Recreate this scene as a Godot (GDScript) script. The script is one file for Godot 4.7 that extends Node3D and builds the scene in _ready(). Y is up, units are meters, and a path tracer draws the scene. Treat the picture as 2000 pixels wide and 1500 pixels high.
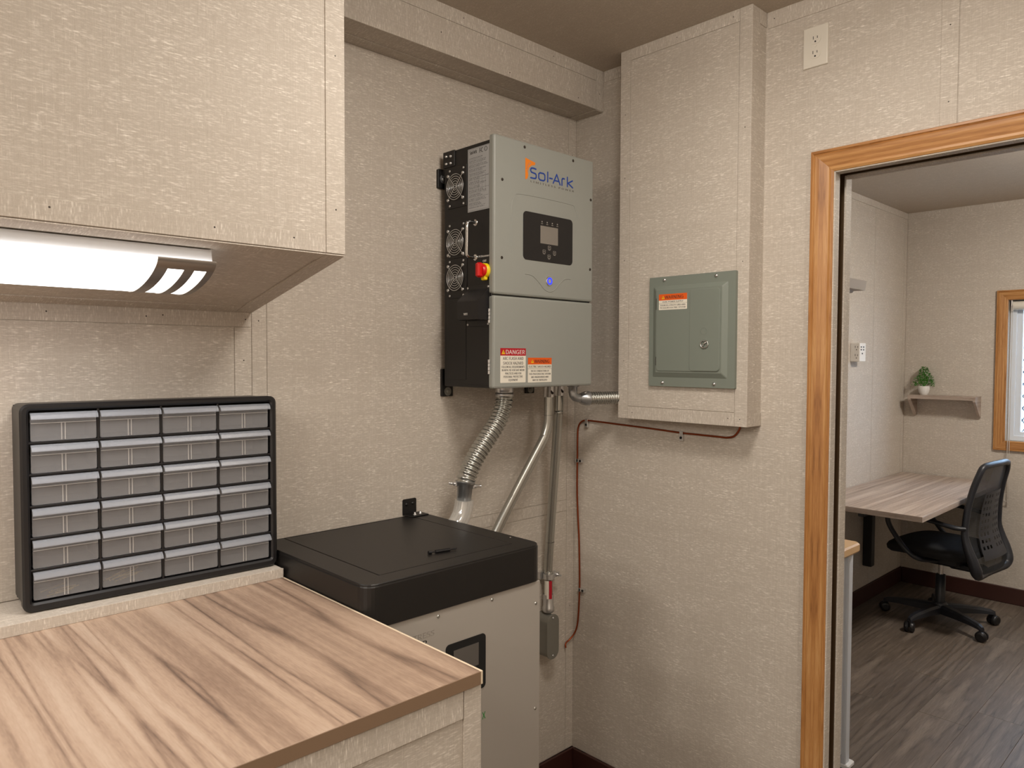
extends Node3D

# ---------- small mesh kit: every primitive gathers triangles in `buf`, is turned outward and joins a SurfaceTool ----------
var buf: Array[Vector3] = []
var smooths: Array[int] = []
var M: Dictionary = {}
var taken: Dictionary = {}
var rng: RandomNumberGenerator = RandomNumberGenerator.new()
const CEIL: float = 2.48

func mb() -> SurfaceTool:
	var st: SurfaceTool = SurfaceTool.new()
	st.begin(Mesh.PRIMITIVE_TRIANGLES)
	return st

func tri(a: Vector3, b: Vector3, c: Vector3, s: int = -1) -> void:
	buf.append(a); buf.append(b); buf.append(c); smooths.append(s)

func quad(a: Vector3, b: Vector3, c: Vector3, d: Vector3, s: int = -1) -> void:
	tri(a, b, c, s); tri(a, c, d, s)

func flush(st: SurfaceTool, closed: bool = true) -> void:
	var mid: Vector3 = Vector3.ZERO
	for v in buf: mid += v
	mid /= maxf(1.0, float(buf.size()))
	var vol: float = 0.0
	for i in range(0, buf.size(), 3):
		vol += (buf[i] - mid).dot((buf[i + 1] - mid).cross(buf[i + 2] - mid))
	var flip: bool = vol > 0.0 if closed else false    # Godot wants clockwise fronts
	for i in range(0, buf.size(), 3):
		st.set_smooth_group(smooths[i / 3])
		st.add_vertex(buf[i])
		if flip:
			st.add_vertex(buf[i + 2]); st.add_vertex(buf[i + 1])
		else:
			st.add_vertex(buf[i + 1]); st.add_vertex(buf[i + 2])
	buf.clear(); smooths.clear()

func loft(st: SurfaceTool, loops: Array, cap0: bool = true, cap1: bool = true, s: int = -1) -> void:
	var n: int = loops[0].size()
	for k in range(loops.size() - 1):
		var A: Array = loops[k]
		var B: Array = loops[k + 1]
		for i in n:
			var j: int = (i + 1) % n
			quad(A[i], A[j], B[j], B[i], s)
	for e in [[cap0, loops[0], true], [cap1, loops[-1], false]]:
		if not e[0]: continue
		var L: Array = e[1]
		var c: Vector3 = Vector3.ZERO
		for v in L: c += v
		c /= float(n)
		for i in n:
			var j: int = (i + 1) % n
			if e[2]: tri(c, L[j], L[i])
			else: tri(c, L[i], L[j])
	flush(st)

func closed_loft(st: SurfaceTool, loops: Array, s: int = -1) -> void:      # loops joined round into a ring
	var n: int = loops[0].size()
	for k in loops.size():
		var A: Array = loops[k]
		var B: Array = loops[(k + 1) % loops.size()]
		for i in n:
			var j: int = (i + 1) % n
			quad(A[i], A[j], B[j], B[i], s)
	flush(st)

func box(st: SurfaceTool, a: Vector3, b: Vector3, r: float = 0.0) -> void:
	var lo: Vector3 = Vector3(minf(a.x, b.x), minf(a.y, b.y), minf(a.z, b.z))
	var hi: Vector3 = Vector3(maxf(a.x, b.x), maxf(a.y, b.y), maxf(a.z, b.z))
	if r <= 0.0:
		var q: Array = []
		for y in [lo.y, hi.y]:
			q.append([Vector3(lo.x, y, lo.z), Vector3(hi.x, y, lo.z), Vector3(hi.x, y, hi.z), Vector3(lo.x, y, hi.z)])
		var A: Array = q[0]
		var B: Array = q[1]
		for i in 4:
			var j: int = (i + 1) % 4
			quad(A[i], A[j], B[j], B[i])
		quad(A[3], A[2], A[1], A[0]); quad(B[0], B[1], B[2], B[3])
		flush(st)
		return
	r = minf(r, 0.49 * minf(hi.x - lo.x, minf(hi.y - lo.y, hi.z - lo.z)))
	var loops: Array = []
	for e in [[lo.y, r], [lo.y + r, 0.0], [hi.y - r, 0.0], [hi.y, r]]:
		var i: float = e[1]
		var L: Array = []
		for c in [[lo.x + i, lo.z + i + r], [lo.x + i + r, lo.z + i], [hi.x - i - r, lo.z + i], [hi.x - i, lo.z + i + r], [hi.x - i, hi.z - i - r], [hi.x - i - r, hi.z - i], [lo.x + i + r, hi.z - i], [lo.x + i, hi.z - i - r]]:
			L.append(Vector3(c[0], e[0], c[1]))
		loops.append(L)
	loft(st, loops)

func rrect(x0: float, y0: float, x1: float, y1: float, r: float, n: int = 6) -> Array:
	var out: Array = []
	for c in [[x1 - r, y1 - r, 0.0], [x0 + r, y1 - r, PI / 2], [x0 + r, y0 + r, PI], [x1 - r, y0 + r, 1.5 * PI]]:
		for k in n + 1:
			var t: float = c[2] + PI / 2 * k / n
			out.append(Vector2(c[0] + r * cos(t), c[1] + r * sin(t)))
	return out

func circle2(cx: float, cy: float, r: float, n: int = 20) -> Array:
	var out: Array = []
	for k in n: out.append(Vector2(cx + r * cos(TAU * k / n), cy + r * sin(TAU * k / n)))
	return out

func lift(p: Array, d: float, plane: String) -> Array:      # a 2D outline on the plane across z (x, y), x (z, y) or y (x, z)
	var out: Array = []
	for q in p:
		if plane == "z": out.append(Vector3(q.x, q.y, d))
		elif plane == "x": out.append(Vector3(d, q.y, q.x))
		else: out.append(Vector3(q.x, d, q.y))
	return out

func plate(st: SurfaceTool, x0: float, y0: float, x1: float, y1: float, r: float, d0: float, d1: float, plane: String, c: float = 0.0, n: int = 6) -> void:   # rounded plate, its d1 face chamfered by c
	var L: Array = [lift(rrect(x0, y0, x1, y1, r, n), d0, plane)]
	if c > 0.0:
		var s: float = signf(d1 - d0)
		L.append(lift(rrect(x0, y0, x1, y1, r, n), d1 - s * c, plane))
		L.append(lift(rrect(x0 + c * .3, y0 + c * .3, x1 - c * .3, y1 - c * .3, maxf(r - c * .3, 0.0003), n), d1 - s * c * .3, plane))
		L.append(lift(rrect(x0 + c, y0 + c, x1 - c, y1 - c, maxf(r - c, 0.0002), n), d1, plane))
	else:
		L.append(lift(rrect(x0, y0, x1, y1, r, n), d1, plane))
	loft(st, L)

func ring(st: SurfaceTool, o: Array, ir: Array, d0: float, d1: float, plane: String, bev: float = 0.0) -> void:   # frame between two outlines of equal length
	var mid: Vector2 = Vector2.ZERO
	for p in o: mid += p
	mid /= float(o.size())
	var oo: Array = []
	var ii: Array = []
	for k in o.size():
		var dir: Vector2 = (o[k] - ir[k]).normalized()
		oo.append(o[k] - dir * bev); ii.append(ir[k] + dir * bev)
	var s: float = signf(d1 - d0)
	var A: Array = [lift(o, d0, plane), lift(o, d1 - s * bev, plane), lift(oo, d1, plane), lift(ii, d1, plane), lift(ir, d1 - s * bev, plane), lift(ir, d0, plane)]
	closed_loft(st, A)

func disc(st: SurfaceTool, c: Vector3, ax: Vector3, prof: Array, n: int = 16, s: int = 1, cap0: bool = true, cap1: bool = true) -> void:   # lathe: prof = [[along, radius], ...]
	var u: Vector3 = ax.cross(Vector3(0.31, 0.87, 0.39)).normalized()
	var v: Vector3 = ax.cross(u).normalized()
	var L: Array = []
	for p in prof:
		var R: Array = []
		for k in n: R.append(c + ax * p[0] + (u * cos(TAU * k / n) + v * sin(TAU * k / n)) * p[1])
		L.append(R)
	loft(st, L, cap0, cap1, s)

func sweep(st: SurfaceTool, pts: Array, radii: Variant, n: int = 12, s: int = 1, cap: bool = true, flat: float = 1.0, flat_dir: Vector3 = Vector3.UP) -> void:
	var L: Array = []
	var u: Vector3 = Vector3.ZERO
	for i in pts.size():
		var t: Vector3 = (pts[mini(i + 1, pts.size() - 1)] - pts[maxi(i - 1, 0)]).normalized()
		if i == 0:
			u = flat_dir - t * flat_dir.dot(t)
			if u.length() < 0.05: u = Vector3(0.3, 0.2, 0.9) - t * Vector3(0.3, 0.2, 0.9).dot(t)
			u = u.normalized()
		else: u = (u - t * u.dot(t)).normalized()
		var v: Vector3 = t.cross(u)
		var r: float = radii[i] if radii is Array else radii
		var R: Array = []
		for k in n: R.append(pts[i] + u * cos(TAU * k / n) * r * flat + v * sin(TAU * k / n) * r)
		L.append(R)
	loft(st, L, cap, cap, s)

func curve(ctrl: Array, per: int = 8) -> Array:      # Catmull-Rom through the points
	var out: Array = []
	for i in range(ctrl.size() - 1):
		var a: Vector3 = ctrl[maxi(i - 1, 0)]
		var b: Vector3 = ctrl[i]
		var c: Vector3 = ctrl[i + 1]
		var d: Vector3 = ctrl[mini(i + 2, ctrl.size() - 1)]
		for k in per:
			out.append(b.cubic_interpolate(c, a, d, float(k) / per))
	out.append(ctrl[-1])
	return out

func corrugated(st: SurfaceTool, path: Array, r: float, pitch: float, depth: float, n: int = 18) -> void:
	var total: float = 0.0
	var at: Array = [0.0]
	for i in range(1, path.size()):
		total += path[i].distance_to(path[i - 1]); at.append(total)
	var per: int = 6
	var count: int = int(total / pitch) * per
	var pts: Array = []
	var rad: Array = []
	var j: int = 0
	for k in count + 1:
		var d: float = total * k / count
		while j < path.size() - 2 and at[j + 1] < d: j += 1
		pts.append(path[j].lerp(path[j + 1], clampf((d - at[j]) / maxf(at[j + 1] - at[j], 1e-6), 0, 1)))
		rad.append(r - depth * pow(absf(sin(PI * k / per)), 0.5) * 0.0 - depth * (0.5 - 0.5 * cos(TAU * k / per)))
	sweep(st, pts, rad, n)

func ribbon(st: SurfaceTool, pts: Array, w: float, d0: float, d1: float, plane: String = "z") -> void:     # flat stroke of print
	for i in range(pts.size() - 1):
		var a: Vector2 = pts[i]
		var b: Vector2 = pts[i + 1]
		var t: Vector2 = (b - a).normalized() * w * .5
		var nn: Vector2 = Vector2(-t.y, t.x)
		var o: Array = [a - nn, b - nn, b - nn * .7 + t * .7, b + t, b + nn * .7 + t * .7, b + nn, a + nn, a + nn * .7 - t * .7, a - t, a - nn * .7 - t * .7]
		loft(st, [lift(o, d0, plane), lift(o, d1, plane)])

# ---------- nodes ----------
func numbered(called: String) -> String:
	var k: int = taken.get(called, 0)
	taken[called] = k + 1
	return called if k == 0 else "%s_%03d" % [called, k]

func thing(called: String, label: String, category: String, at: Vector3 = Vector3.ZERO, group: String = "") -> Node3D:
	var o: Node3D = Node3D.new()
	o.name = numbered(called)
	add_child(o)
	o.position = at
	o.set_meta("label", label); o.set_meta("category", category)
	if group != "": o.set_meta("group", group)
	return o

func mesh_of(st: SurfaceTool) -> ArrayMesh:
	st.generate_normals()
	return st.commit()

func put(called: String, mesh: Mesh, m: Material, parent: Node3D, at: Vector3 = Vector3.ZERO) -> MeshInstance3D:
	var o: MeshInstance3D = MeshInstance3D.new()
	o.name = called
	o.mesh = mesh
	o.material_override = m
	parent.add_child(o, true)
	o.position = at
	return o

func part(called: String, st: SurfaceTool, m: Material, parent: Node3D) -> MeshInstance3D:      # shapes are given in room coordinates
	var at: Vector3 = Vector3.ZERO
	if parent.get_parent() == self and not parent is MeshInstance3D: at = -parent.position
	return put(called, mesh_of(st), m, parent, at)

func struct(called: String, st: SurfaceTool, m: Material) -> MeshInstance3D:
	var o: MeshInstance3D = put(numbered(called), mesh_of(st), m, self)
	o.set_meta("kind", "structure")
	return o

func words(t: String, h: float, where: Vector3, m: Material, parent: Node3D, width: float = 0.0, turn: float = 0.0, called: String = "lettering", at_root: bool = false) -> MeshInstance3D:
	var tm: TextMesh = TextMesh.new()
	var f: SystemFont = SystemFont.new()
	f.font_names = PackedStringArray(["Droid Sans"])
	tm.font = f
	tm.text = t
	tm.font_size = 48
	tm.pixel_size = h / (48.0 * 0.72)
	tm.depth = 0.0005
	tm.curve_step = 2.0
	var o: MeshInstance3D = put(called, tm, m, parent)
	o.position = where - (parent.position if at_root else Vector3.ZERO)
	o.rotation.y = turn
	if width > 0.0:
		var w: float = tm.get_aabb().size.x
		if w > 0.0001: o.scale.x = width / w
	return o

# ---------- materials ----------
func mat(called: String, c: Color, rough: float = 0.6, metal: float = 0.0) -> StandardMaterial3D:
	var m: StandardMaterial3D = StandardMaterial3D.new()
	m.resource_name = called
	m.albedo_color = c
	m.roughness = rough
	m.metallic = metal
	M[called] = m
	return m

func c8(r: int, g: int, b: int) -> Color:
	return Color(r / 255.0, g / 255.0, b / 255.0)

func tex(img: Image) -> ImageTexture:
	return ImageTexture.create_from_image(img)

func linen(n: int, seed_: int) -> PackedFloat32Array:      # woven threads: short light dashes over a fine cross weave
	rng.seed = seed_
	var a: PackedFloat32Array = PackedFloat32Array()
	a.resize(n * n)
	var fine: FastNoiseLite = FastNoiseLite.new()
	fine.seed = seed_; fine.frequency = 0.012
	var cols: PackedFloat32Array = PackedFloat32Array()
	for x in n: cols.append(rng.randf_range(-0.04, 0.04))
	for y in n:
		var row: float = rng.randf_range(-0.05, 0.05)
		for x in n: a[y * n + x] = 0.14 + row + cols[x] + rng.randf_range(-0.06, 0.06)
	for k in 36000:
		var x: int = rng.randi_range(0, n - 1)
		var y: int = rng.randi_range(0, n - 1)
		var patch: float = clampf(0.85 + 0.7 * fine.get_noise_2d(x * .5, y), 0.1, 1.3)
		var ln: int = rng.randi_range(5, 16)
		var amp: float = rng.randf_range(0.05, 0.28) * patch
		var th: int = 2 if rng.randf() < 0.7 else 1
		for i in ln:
			var f: float = amp * minf(1.0, minf(i + 1, ln - i) / 4.0)
			for j in th: 
				var q: int = ((y + j) % n) * n + (x + i) % n
				a[q] += f
	for k in 7000:
		var x: int = rng.randi_range(0, n - 1)
		var y: int = rng.randi_range(0, n - 1)
		var ln: int = rng.randi_range(5, 16)
		var amp: float = rng.randf_range(-0.14, 0.22)
		for i in ln: a[((y + i) % n) * n + x] += amp
	return a

func weave_image(a: PackedFloat32Array, n: int, lo: Color, hi: Color, turned: bool) -> Image:
	var d: PackedByteArray = PackedByteArray()
	d.resize(n * n * 3)
	for y in n:
		for x in n:
			var t: float = clampf(a[x * n + y] if turned else a[y * n + x], 0.0, 1.0)
			var c: Color = lo.lerp(hi, t)
			var q: int = (y * n + x) * 3
			d[q] = int(c.r * 255.0); d[q + 1] = int(c.g * 255.0); d[q + 2] = int(c.b * 255.0)
	return Image.create_from_data(n, n, false, Image.FORMAT_RGB8, d)

func wood_image(w: int, h: int, seed_: int, stops: Array, across: float, along: float, streak: float, grain: float, turned: bool, boards: int = 0, board_tone: float = 0.12, fleck: float = 7.0) -> Image:   # grain along the image's height unless turned
	var n1: FastNoiseLite = FastNoiseLite.new()
	n1.seed = seed_; n1.frequency = 1.0; n1.fractal_octaves = 3
	var n2: FastNoiseLite = FastNoiseLite.new()
	n2.seed = seed_ + 5; n2.frequency = 1.0; n2.fractal_octaves = 2
	rng.seed = seed_
	var tone: Array = []
	for k in maxi(boards, 1): tone.append(rng.randf_range(-board_tone, board_tone) if boards > 0 else 0.0)
	var g: Gradient = Gradient.new()
	g.offsets = PackedFloat32Array([0.0, 0.4, 0.75, 1.0])
	g.colors = PackedColorArray(stops)
	var out: Image = Image.create_empty(h if turned else w, w if turned else h, false, Image.FORMAT_RGB8)
	for y in h:
		var v: float = float(y) / h
		v = minf(v, 1.0 - v)           # mirrored as well
		for x in w:
			var u: float = float(x) / w
			var fu: float = minf(u, 1.0 - u) * 2.0           # mirrored so that repeats join
			var wob: float = 0.02 * n2.get_noise_2d(fu * 3.0, v * along * 1.5)
			var t: float = 0.70 + 0.44 * n1.get_noise_2d((fu + wob) * across, v * along)
			t += grain * n1.get_noise_2d(fu * across * 14.0, v * along * fleck + 40.0)
			var s: float = 1.0 - absf(n2.get_noise_2d((fu + wob * .5) * across * .55 + 9.0, v * along * .7)) * 2.2
			if s > 0.0: t -= streak * pow(s, 5.0)
			if boards > 0: t += tone[int(u * boards) % boards]
			var c: Color = g.sample(clampf(t, 0.0, 1.0))
			if turned: out.set_pixel(y, x, c)
			else: out.set_pixel(x, y, c)
	return out

func triplanar(m: StandardMaterial3D, size: float, off: Vector3 = Vector3.ZERO) -> void:
	m.uv1_triplanar = true
	m.uv1_world_triplanar = true
	m.uv1_triplanar_sharpness = 8.0
	m.uv1_scale = Vector3.ONE / size
	m.uv1_offset = off

func make_materials() -> void:
	var n: int = 1024
	var a: PackedFloat32Array = linen(n, 7)
	var h_tex: ImageTexture = tex(weave_image(a, n, c8(180, 170, 158), c8(246, 240, 231), false))
	var v_tex: ImageTexture = tex(weave_image(a, n, c8(180, 170, 158), c8(246, 240, 231), true))
	for e in [["paper", h_tex, 0.92], ["paper_turned", v_tex, 0.92]]:
		var m: StandardMaterial3D = mat(e[0], Color.WHITE, 0.58)
		m.albedo_texture = e[1]
		m.metallic_specular = 0.33
		triplanar(m, e[2])
	var cm: StandardMaterial3D = mat("ceiling", c8(244, 240, 234), 0.7)
	cm.albedo_texture = v_tex
	triplanar(cm, 0.45)
	var wood: Image = wood_image(512, 1024, 21, [c8(98, 80, 69), c8(146, 122, 105), c8(180, 155, 135), c8(194, 172, 153)], 11.0, 0.75, 0.50, 0.16, false, 6, 0.10, 34.0)
	var m2: StandardMaterial3D = mat("counter_wood", Color.WHITE, 0.42)
	m2.albedo_texture = tex(wood)
	triplanar(m2, 1.0)
	m2.uv1_scale = Vector3(1.15, 1.0, 0.85)
	var desk_img: Image = wood_image(512, 1024, 33, [c8(112, 98, 88), c8(152, 136, 124), c8(178, 162, 150), c8(194, 180, 168)], 11.0, 0.9, 0.40, 0.16, true, 6, 0.05, 34.0)
	var m3: StandardMaterial3D = mat("desk_wood", Color.WHITE, 0.45)
	m3.albedo_texture = tex(desk_img)
	triplanar(m3, 1.0)
	m3.uv1_scale = Vector3(0.8, 1.0, 1.1)
	var oak: Array = [c8(116, 74, 38), c8(158, 107, 58), c8(178, 127, 74), c8(192, 145, 92)]
	for e in [["oak_upright", false], ["oak_level", true]]:
		var m: StandardMaterial3D = mat(e[0], Color.WHITE, 0.38)
		m.albedo_texture = tex(wood_image(256, 512, 50, oak, 9.0, 2.0, 0.22, 0.30, e[1]))
		triplanar(m, 0.28)
		m.uv1_scale = Vector3(3.4, 0.9, 3.4) if not e[1] else Vector3(0.9, 3.4, 0.9)
	var plank_img: ImageTexture = tex(wood_image(384, 768, 71, [c8(84, 74, 66), c8(120, 108, 98), c8(142, 129, 118), c8(164, 151, 139)], 6.0, 2.0, 0.34, 0.30, true))
	rng.seed = 5
	for k in 6:
		var t: float = rng.randf_range(0.66, 0.80)
		var m: StandardMaterial3D = mat("plank_%d" % k, Color(t, t * .99, t * .97), 0.45)
		m.albedo_texture = plank_img
		triplanar(m, 1.0, Vector3(rng.randf(), rng.randf(), rng.randf()))
		m.uv1_scale = Vector3(0.8, 1.0, 2.6)
	mat("edge_brown", c8(130, 106, 84), 0.5)
	mat("edge_cream", c8(226, 208, 182), 0.5)
	mat("skirting", c8(58, 30, 24), 0.45)
	mat("plywood", c8(128, 102, 72), 0.8)
	mat("underlay", c8(92, 82, 72), 0.9)
	mat("white_plastic", c8(226, 222, 216), 0.4)
	mat("white_paint", c8(222, 222, 222), 0.4)
	mat("cream_plastic", c8(218, 212, 200), 0.35)
	mat("lamp_white", c8(232, 234, 238), 0.35)
	mat("lamp_cap", c8(150, 142, 134), 0.3, 0.6)
	mat("black_plastic", c8(21, 20, 22), 0.38)
	mat("black_metal", c8(18, 16, 16), 0.45)
	mat("black_lid", c8(24, 22, 21), 0.42)
	mat("dark_void", c8(12, 11, 11), 0.8)
	mat("silver_panel", c8(178, 172, 164), 0.5, 0.25)
	mat("grey_cover", c8(148, 150, 144), 0.42)
	mat("panel_green", c8(122, 129, 120), 0.42)
	mat("steel", c8(214, 214, 214), 0.3, 0.9)
	mat("galvanised", c8(184, 184, 178), 0.26, 0.9)
	mat("chrome", c8(220, 220, 220), 0.12, 1.0)
	mat("dark_screw", c8(60, 52, 46), 0.4, 0.5)
	mat("die_cast", c8(172, 174, 176), 0.28, 0.85)
	mat("conduit_body", c8(132, 130, 122), 0.4, 0.4)
	mat("copper", c8(150, 72, 40), 0.35, 0.8)
	mat("brass", c8(206, 180, 110), 0.35, 0.7)
	mat("sticker", c8(232, 226, 212), 0.5)
	mat("sticker_grey", c8(176, 178, 180), 0.5)
	mat("danger_red", c8(176, 16, 36), 0.5)
	mat("warning_orange", c8(226, 92, 18), 0.5)
	mat("hazard_yellow", c8(240, 190, 20), 0.5)
	mat("print_black", c8(34, 32, 34), 0.6)
	mat("print_grey", c8(96, 88, 80), 0.6)
	mat("print_pale", c8(150, 144, 136), 0.6)
	mat("print_white", c8(225, 222, 216), 0.6)
	mat("print_blue", c8(18, 62, 150), 0.5)
	mat("print_orange", c8(232, 128, 20), 0.5)
	mat("print_green", c8(20, 140, 50), 0.6)
	mat("switch_red", c8(206, 22, 20), 0.35)
	mat("switch_yellow", c8(236, 206, 20), 0.4)
	mat("screen_grey", c8(128, 122, 114), 0.25)
	mat("screen_dark", c8(96, 92, 88), 0.2)
	mat("chair_fabric", c8(20, 20, 22), 0.9)
	mat("chair_plastic", c8(30, 32, 38), 0.42)
	mat("pot_white", c8(226, 224, 220), 0.4)
	mat("soil", c8(50, 40, 30), 0.9)
	mat("blind", c8(216, 210, 198), 0.6)
	mat("cord", c8(190, 184, 176), 0.6)
	mat("yard", c8(190, 186, 178), 0.9)
	mat("hutch_cornice", c8(170, 160, 148), 0.5)
	mat("hutch_top", c8(206, 170, 126), 0.45)
	mat("hutch_body", c8(196, 200, 206), 0.45)
	mat("vinyl_white", c8(214, 220, 228), 0.35)
	mat("wire_mesh", c8(70, 72, 78), 0.5, 0.5)
	var leaf: StandardMaterial3D = mat("leaf", c8(66, 134, 42), 0.55)
	leaf.backlight_enabled = true
	leaf.backlight = Color(0.1, 0.2, 0.05)
	var p: StandardMaterial3D = mat("drawer_plastic", Color(0.62, 0.62, 0.63, 0.36), 0.4)
	p.transparency = BaseMaterial3D.TRANSPARENCY_ALPHA
	var p2: StandardMaterial3D = mat("lip_plastic", Color(0.66, 0.68, 0.72, 0.40), 0.3)
	p2.transparency = BaseMaterial3D.TRANSPARENCY_ALPHA
	var p3: StandardMaterial3D = mat("rib_plastic", Color(0.80, 0.79, 0.78, 0.50), 0.4)
	p3.transparency = BaseMaterial3D.TRANSPARENCY_ALPHA
	var gl: StandardMaterial3D = mat("clear_tube", Color(0.92, 0.92, 0.90, 0.28), 0.1)
	gl.transparency = BaseMaterial3D.TRANSPARENCY_ALPHA
	var pane: StandardMaterial3D = mat("window_glass", Color(0.9, 0.95, 1.0, 0.06), 0.02)
	pane.transparency = BaseMaterial3D.TRANSPARENCY_ALPHA
	var cm2: StandardMaterial3D = mat("chair_mesh", Color(0.05, 0.05, 0.055, 0.86), 0.8)
	cm2.transparency = BaseMaterial3D.TRANSPARENCY_ALPHA
	var e1: StandardMaterial3D = mat("lamp_glow", c8(250, 252, 255), 0.4)
	e1.emission_enabled = true; e1.emission = Color(1.0, 0.99, 0.98); e1.emission_energy_multiplier = 5.0
	var e3: StandardMaterial3D = mat("ceiling_lens_glow", c8(250, 252, 255), 0.4)
	e3.emission_enabled = true; e3.emission = Color(1.0, 0.97, 0.93); e3.emission_energy_multiplier = 4.0
	var e2: StandardMaterial3D = mat("button_glow", c8(60, 80, 240), 0.3)
	e2.emission_enabled = true; e2.emission = Color(0.12, 0.2, 1.0); e2.emission_energy_multiplier = 0.7
	# fine print of the rating sheet: rows of tiny dashes, too small to read
	var im: Image = Image.create_empty(128, 224, false, Image.FORMAT_RGB8)
	im.fill(c8(176, 178, 180))
	rng.seed = 99
	for row in range(34, 214, 5):
		var x: int = 8
		var stop: int = rng.randi_range(70, 120)
		while x < stop:
			var w: int = rng.randi_range(2, 9)
			im.fill_rect(Rect2i(x, row, w, 2 if row % 3 else 1), c8(96, 96, 98))
			x += w + rng.randi_range(1, 3)
	for x in [62, 84, 104]: im.fill_rect(Rect2i(x, 96, 1, 60), c8(110, 110, 112))
	for q in [Rect2i(2, 2, 124, 1), Rect2i(2, 220, 124, 1), Rect2i(2, 2, 1, 219), Rect2i(125, 2, 1, 219)]: im.fill_rect(q, c8(120, 120, 122))
	im.flip_x()      # the sheet faces -x, where the mapping runs backwards
	var rs: StandardMaterial3D = mat("rating_print", Color.WHITE, 0.5)
	rs.albedo_texture = tex(im)

func area(called: String, parent: Node3D, at: Vector3, size: Vector2, facing: Vector3, energy: float, c: Color) -> void:
	var l: AreaLight3D = AreaLight3D.new()
	l.name = called
	parent.add_child(l, true)
	var z: Vector3 = -facing.normalized()
	var x: Vector3 = Vector3.RIGHT
	var y: Vector3 = z.cross(x).normalized()
	x = y.cross(z).normalized()
	l.global_transform = Transform3D(Basis(x, y, z), at)
	l.area_size = size
	l.area_normalize_energy = true
	l.light_energy = energy
	l.light_color = c
	l.shadow_enabled = true
	l.area_range = 12.0

func _ready() -> void:
	# ----- camera, sky, exposure -----
	var cam: Camera3D = Camera3D.new()
	cam.name = "camera"
	add_child(cam)
	var yaw: float = deg_to_rad(43.728)
	var pitch: float = deg_to_rad(-2.064)
	var roll: float = deg_to_rad(0.1975)
	var f: Vector3 = Vector3(sin(yaw) * cos(pitch), sin(pitch), -cos(yaw) * cos(pitch))
	var s: Vector3 = Vector3(cos(yaw), 0, sin(yaw))
	var u: Vector3 = s.cross(f)
	cam.transform = Transform3D(Basis(s * cos(roll) + u * sin(roll), -s * sin(roll) + u * cos(roll), -f), Vector3(-1.96497, 1.50889, 1.73178))
	cam.fov = 55.438
	cam.near = 0.02
	cam.current = true
	var we: WorldEnvironment = WorldEnvironment.new()
	we.name = "surroundings"
	var env: Environment = Environment.new()
	env.background_mode = Environment.BG_COLOR
	env.background_color = Color(0.72, 0.86, 1.0)
	env.background_energy_multiplier = 12.0
	env.tonemap_mode = Environment.TONE_MAPPER_LINEAR
	env.tonemap_exposure = 1.0
	env.sdfgi_enabled = true
	env.ssao_enabled = true
	env.ssil_enabled = true
	we.environment = env
	add_child(we)
	make_materials()
	# ----- the ceiling lamps that light the two rooms -----
	ceiling_lamp(Vector3(-0.9, CEIL, 1.10), 0.90, 0.22, "round ceiling lamp above the battery cabinet")
	ceiling_lamp(Vector3(-1.3, CEIL, 2.45), 0.65, 0.50, "round ceiling lamp by the wall opposite the inverter")
	ceiling_lamp(Vector3(-2.95, CEIL, 1.65), 0.9, 0.22, "round ceiling lamp above the left part of the worktop")
	ceiling_lamp(Vector3(-3.6, CEIL, 0.95), 1.7, 0.25, "round ceiling lamp past the end of the worktop")
	ceiling_lamp(Vector3(-4.5, CEIL, 1.5), 2.8, 0.40, "round ceiling lamp at the far end of the equipment room")
	ceiling_lamp(Vector3(2.0, CEIL, 1.5), 2.3, 1.15, "round ceiling lamp of the office beyond the doorway")
	build_shell()
	build_trims()
	build_cabinet()
	build_counter()
	build_under_lamp()
	build_organizer()
	build_battery()
	build_inverter()
	build_conduits()
	build_panel()
	build_wire()
	build_outlets()
	build_window()
	build_desk()
	build_shelf()
	build_plant()
	build_hutch()
	build_chair()
	build_nails()

func ceiling_lamp(at: Vector3, down: float, sideways: float, label: String) -> void:      # shallow drum lamp: it shines mostly down, a little to the sides
	var t: Node3D = thing("ceiling_lamp", label, "ceiling lamp", at)
	var r: float = 0.19
	var c: Color = Color(1.0, 0.965, 0.92)
	var st: SurfaceTool = mb()
	disc(st, at, Vector3.DOWN, [[0.0, r + 0.012], [0.012, r + 0.012], [0.016, r + 0.006]], 40)
	part("base_ring", st, M.lamp_white, t)
	st = mb()
	disc(st, at + Vector3(0, -0.016, 0), Vector3.DOWN, [[0.0, r], [0.055, r], [0.075, r * 0.93], [0.082, r * 0.8]], 40)
	part("diffuser", st, M.ceiling_lens_glow, t)
	var l: OmniLight3D = OmniLight3D.new()
	l.name = "lamp_light"
	t.add_child(l)
	l.position = Vector3(0, -0.055, 0)
	l.light_size = r * 0.85
	l.light_energy = sideways
	l.light_color = c
	l.omni_range = 12.0
	l.omni_attenuation = 2.0
	l.shadow_enabled = true
	area("lamp_light", t, at + Vector3(0, -0.101, 0), Vector2(r * 1.7, r * 1.7), Vector3.DOWN, down, c)

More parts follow.
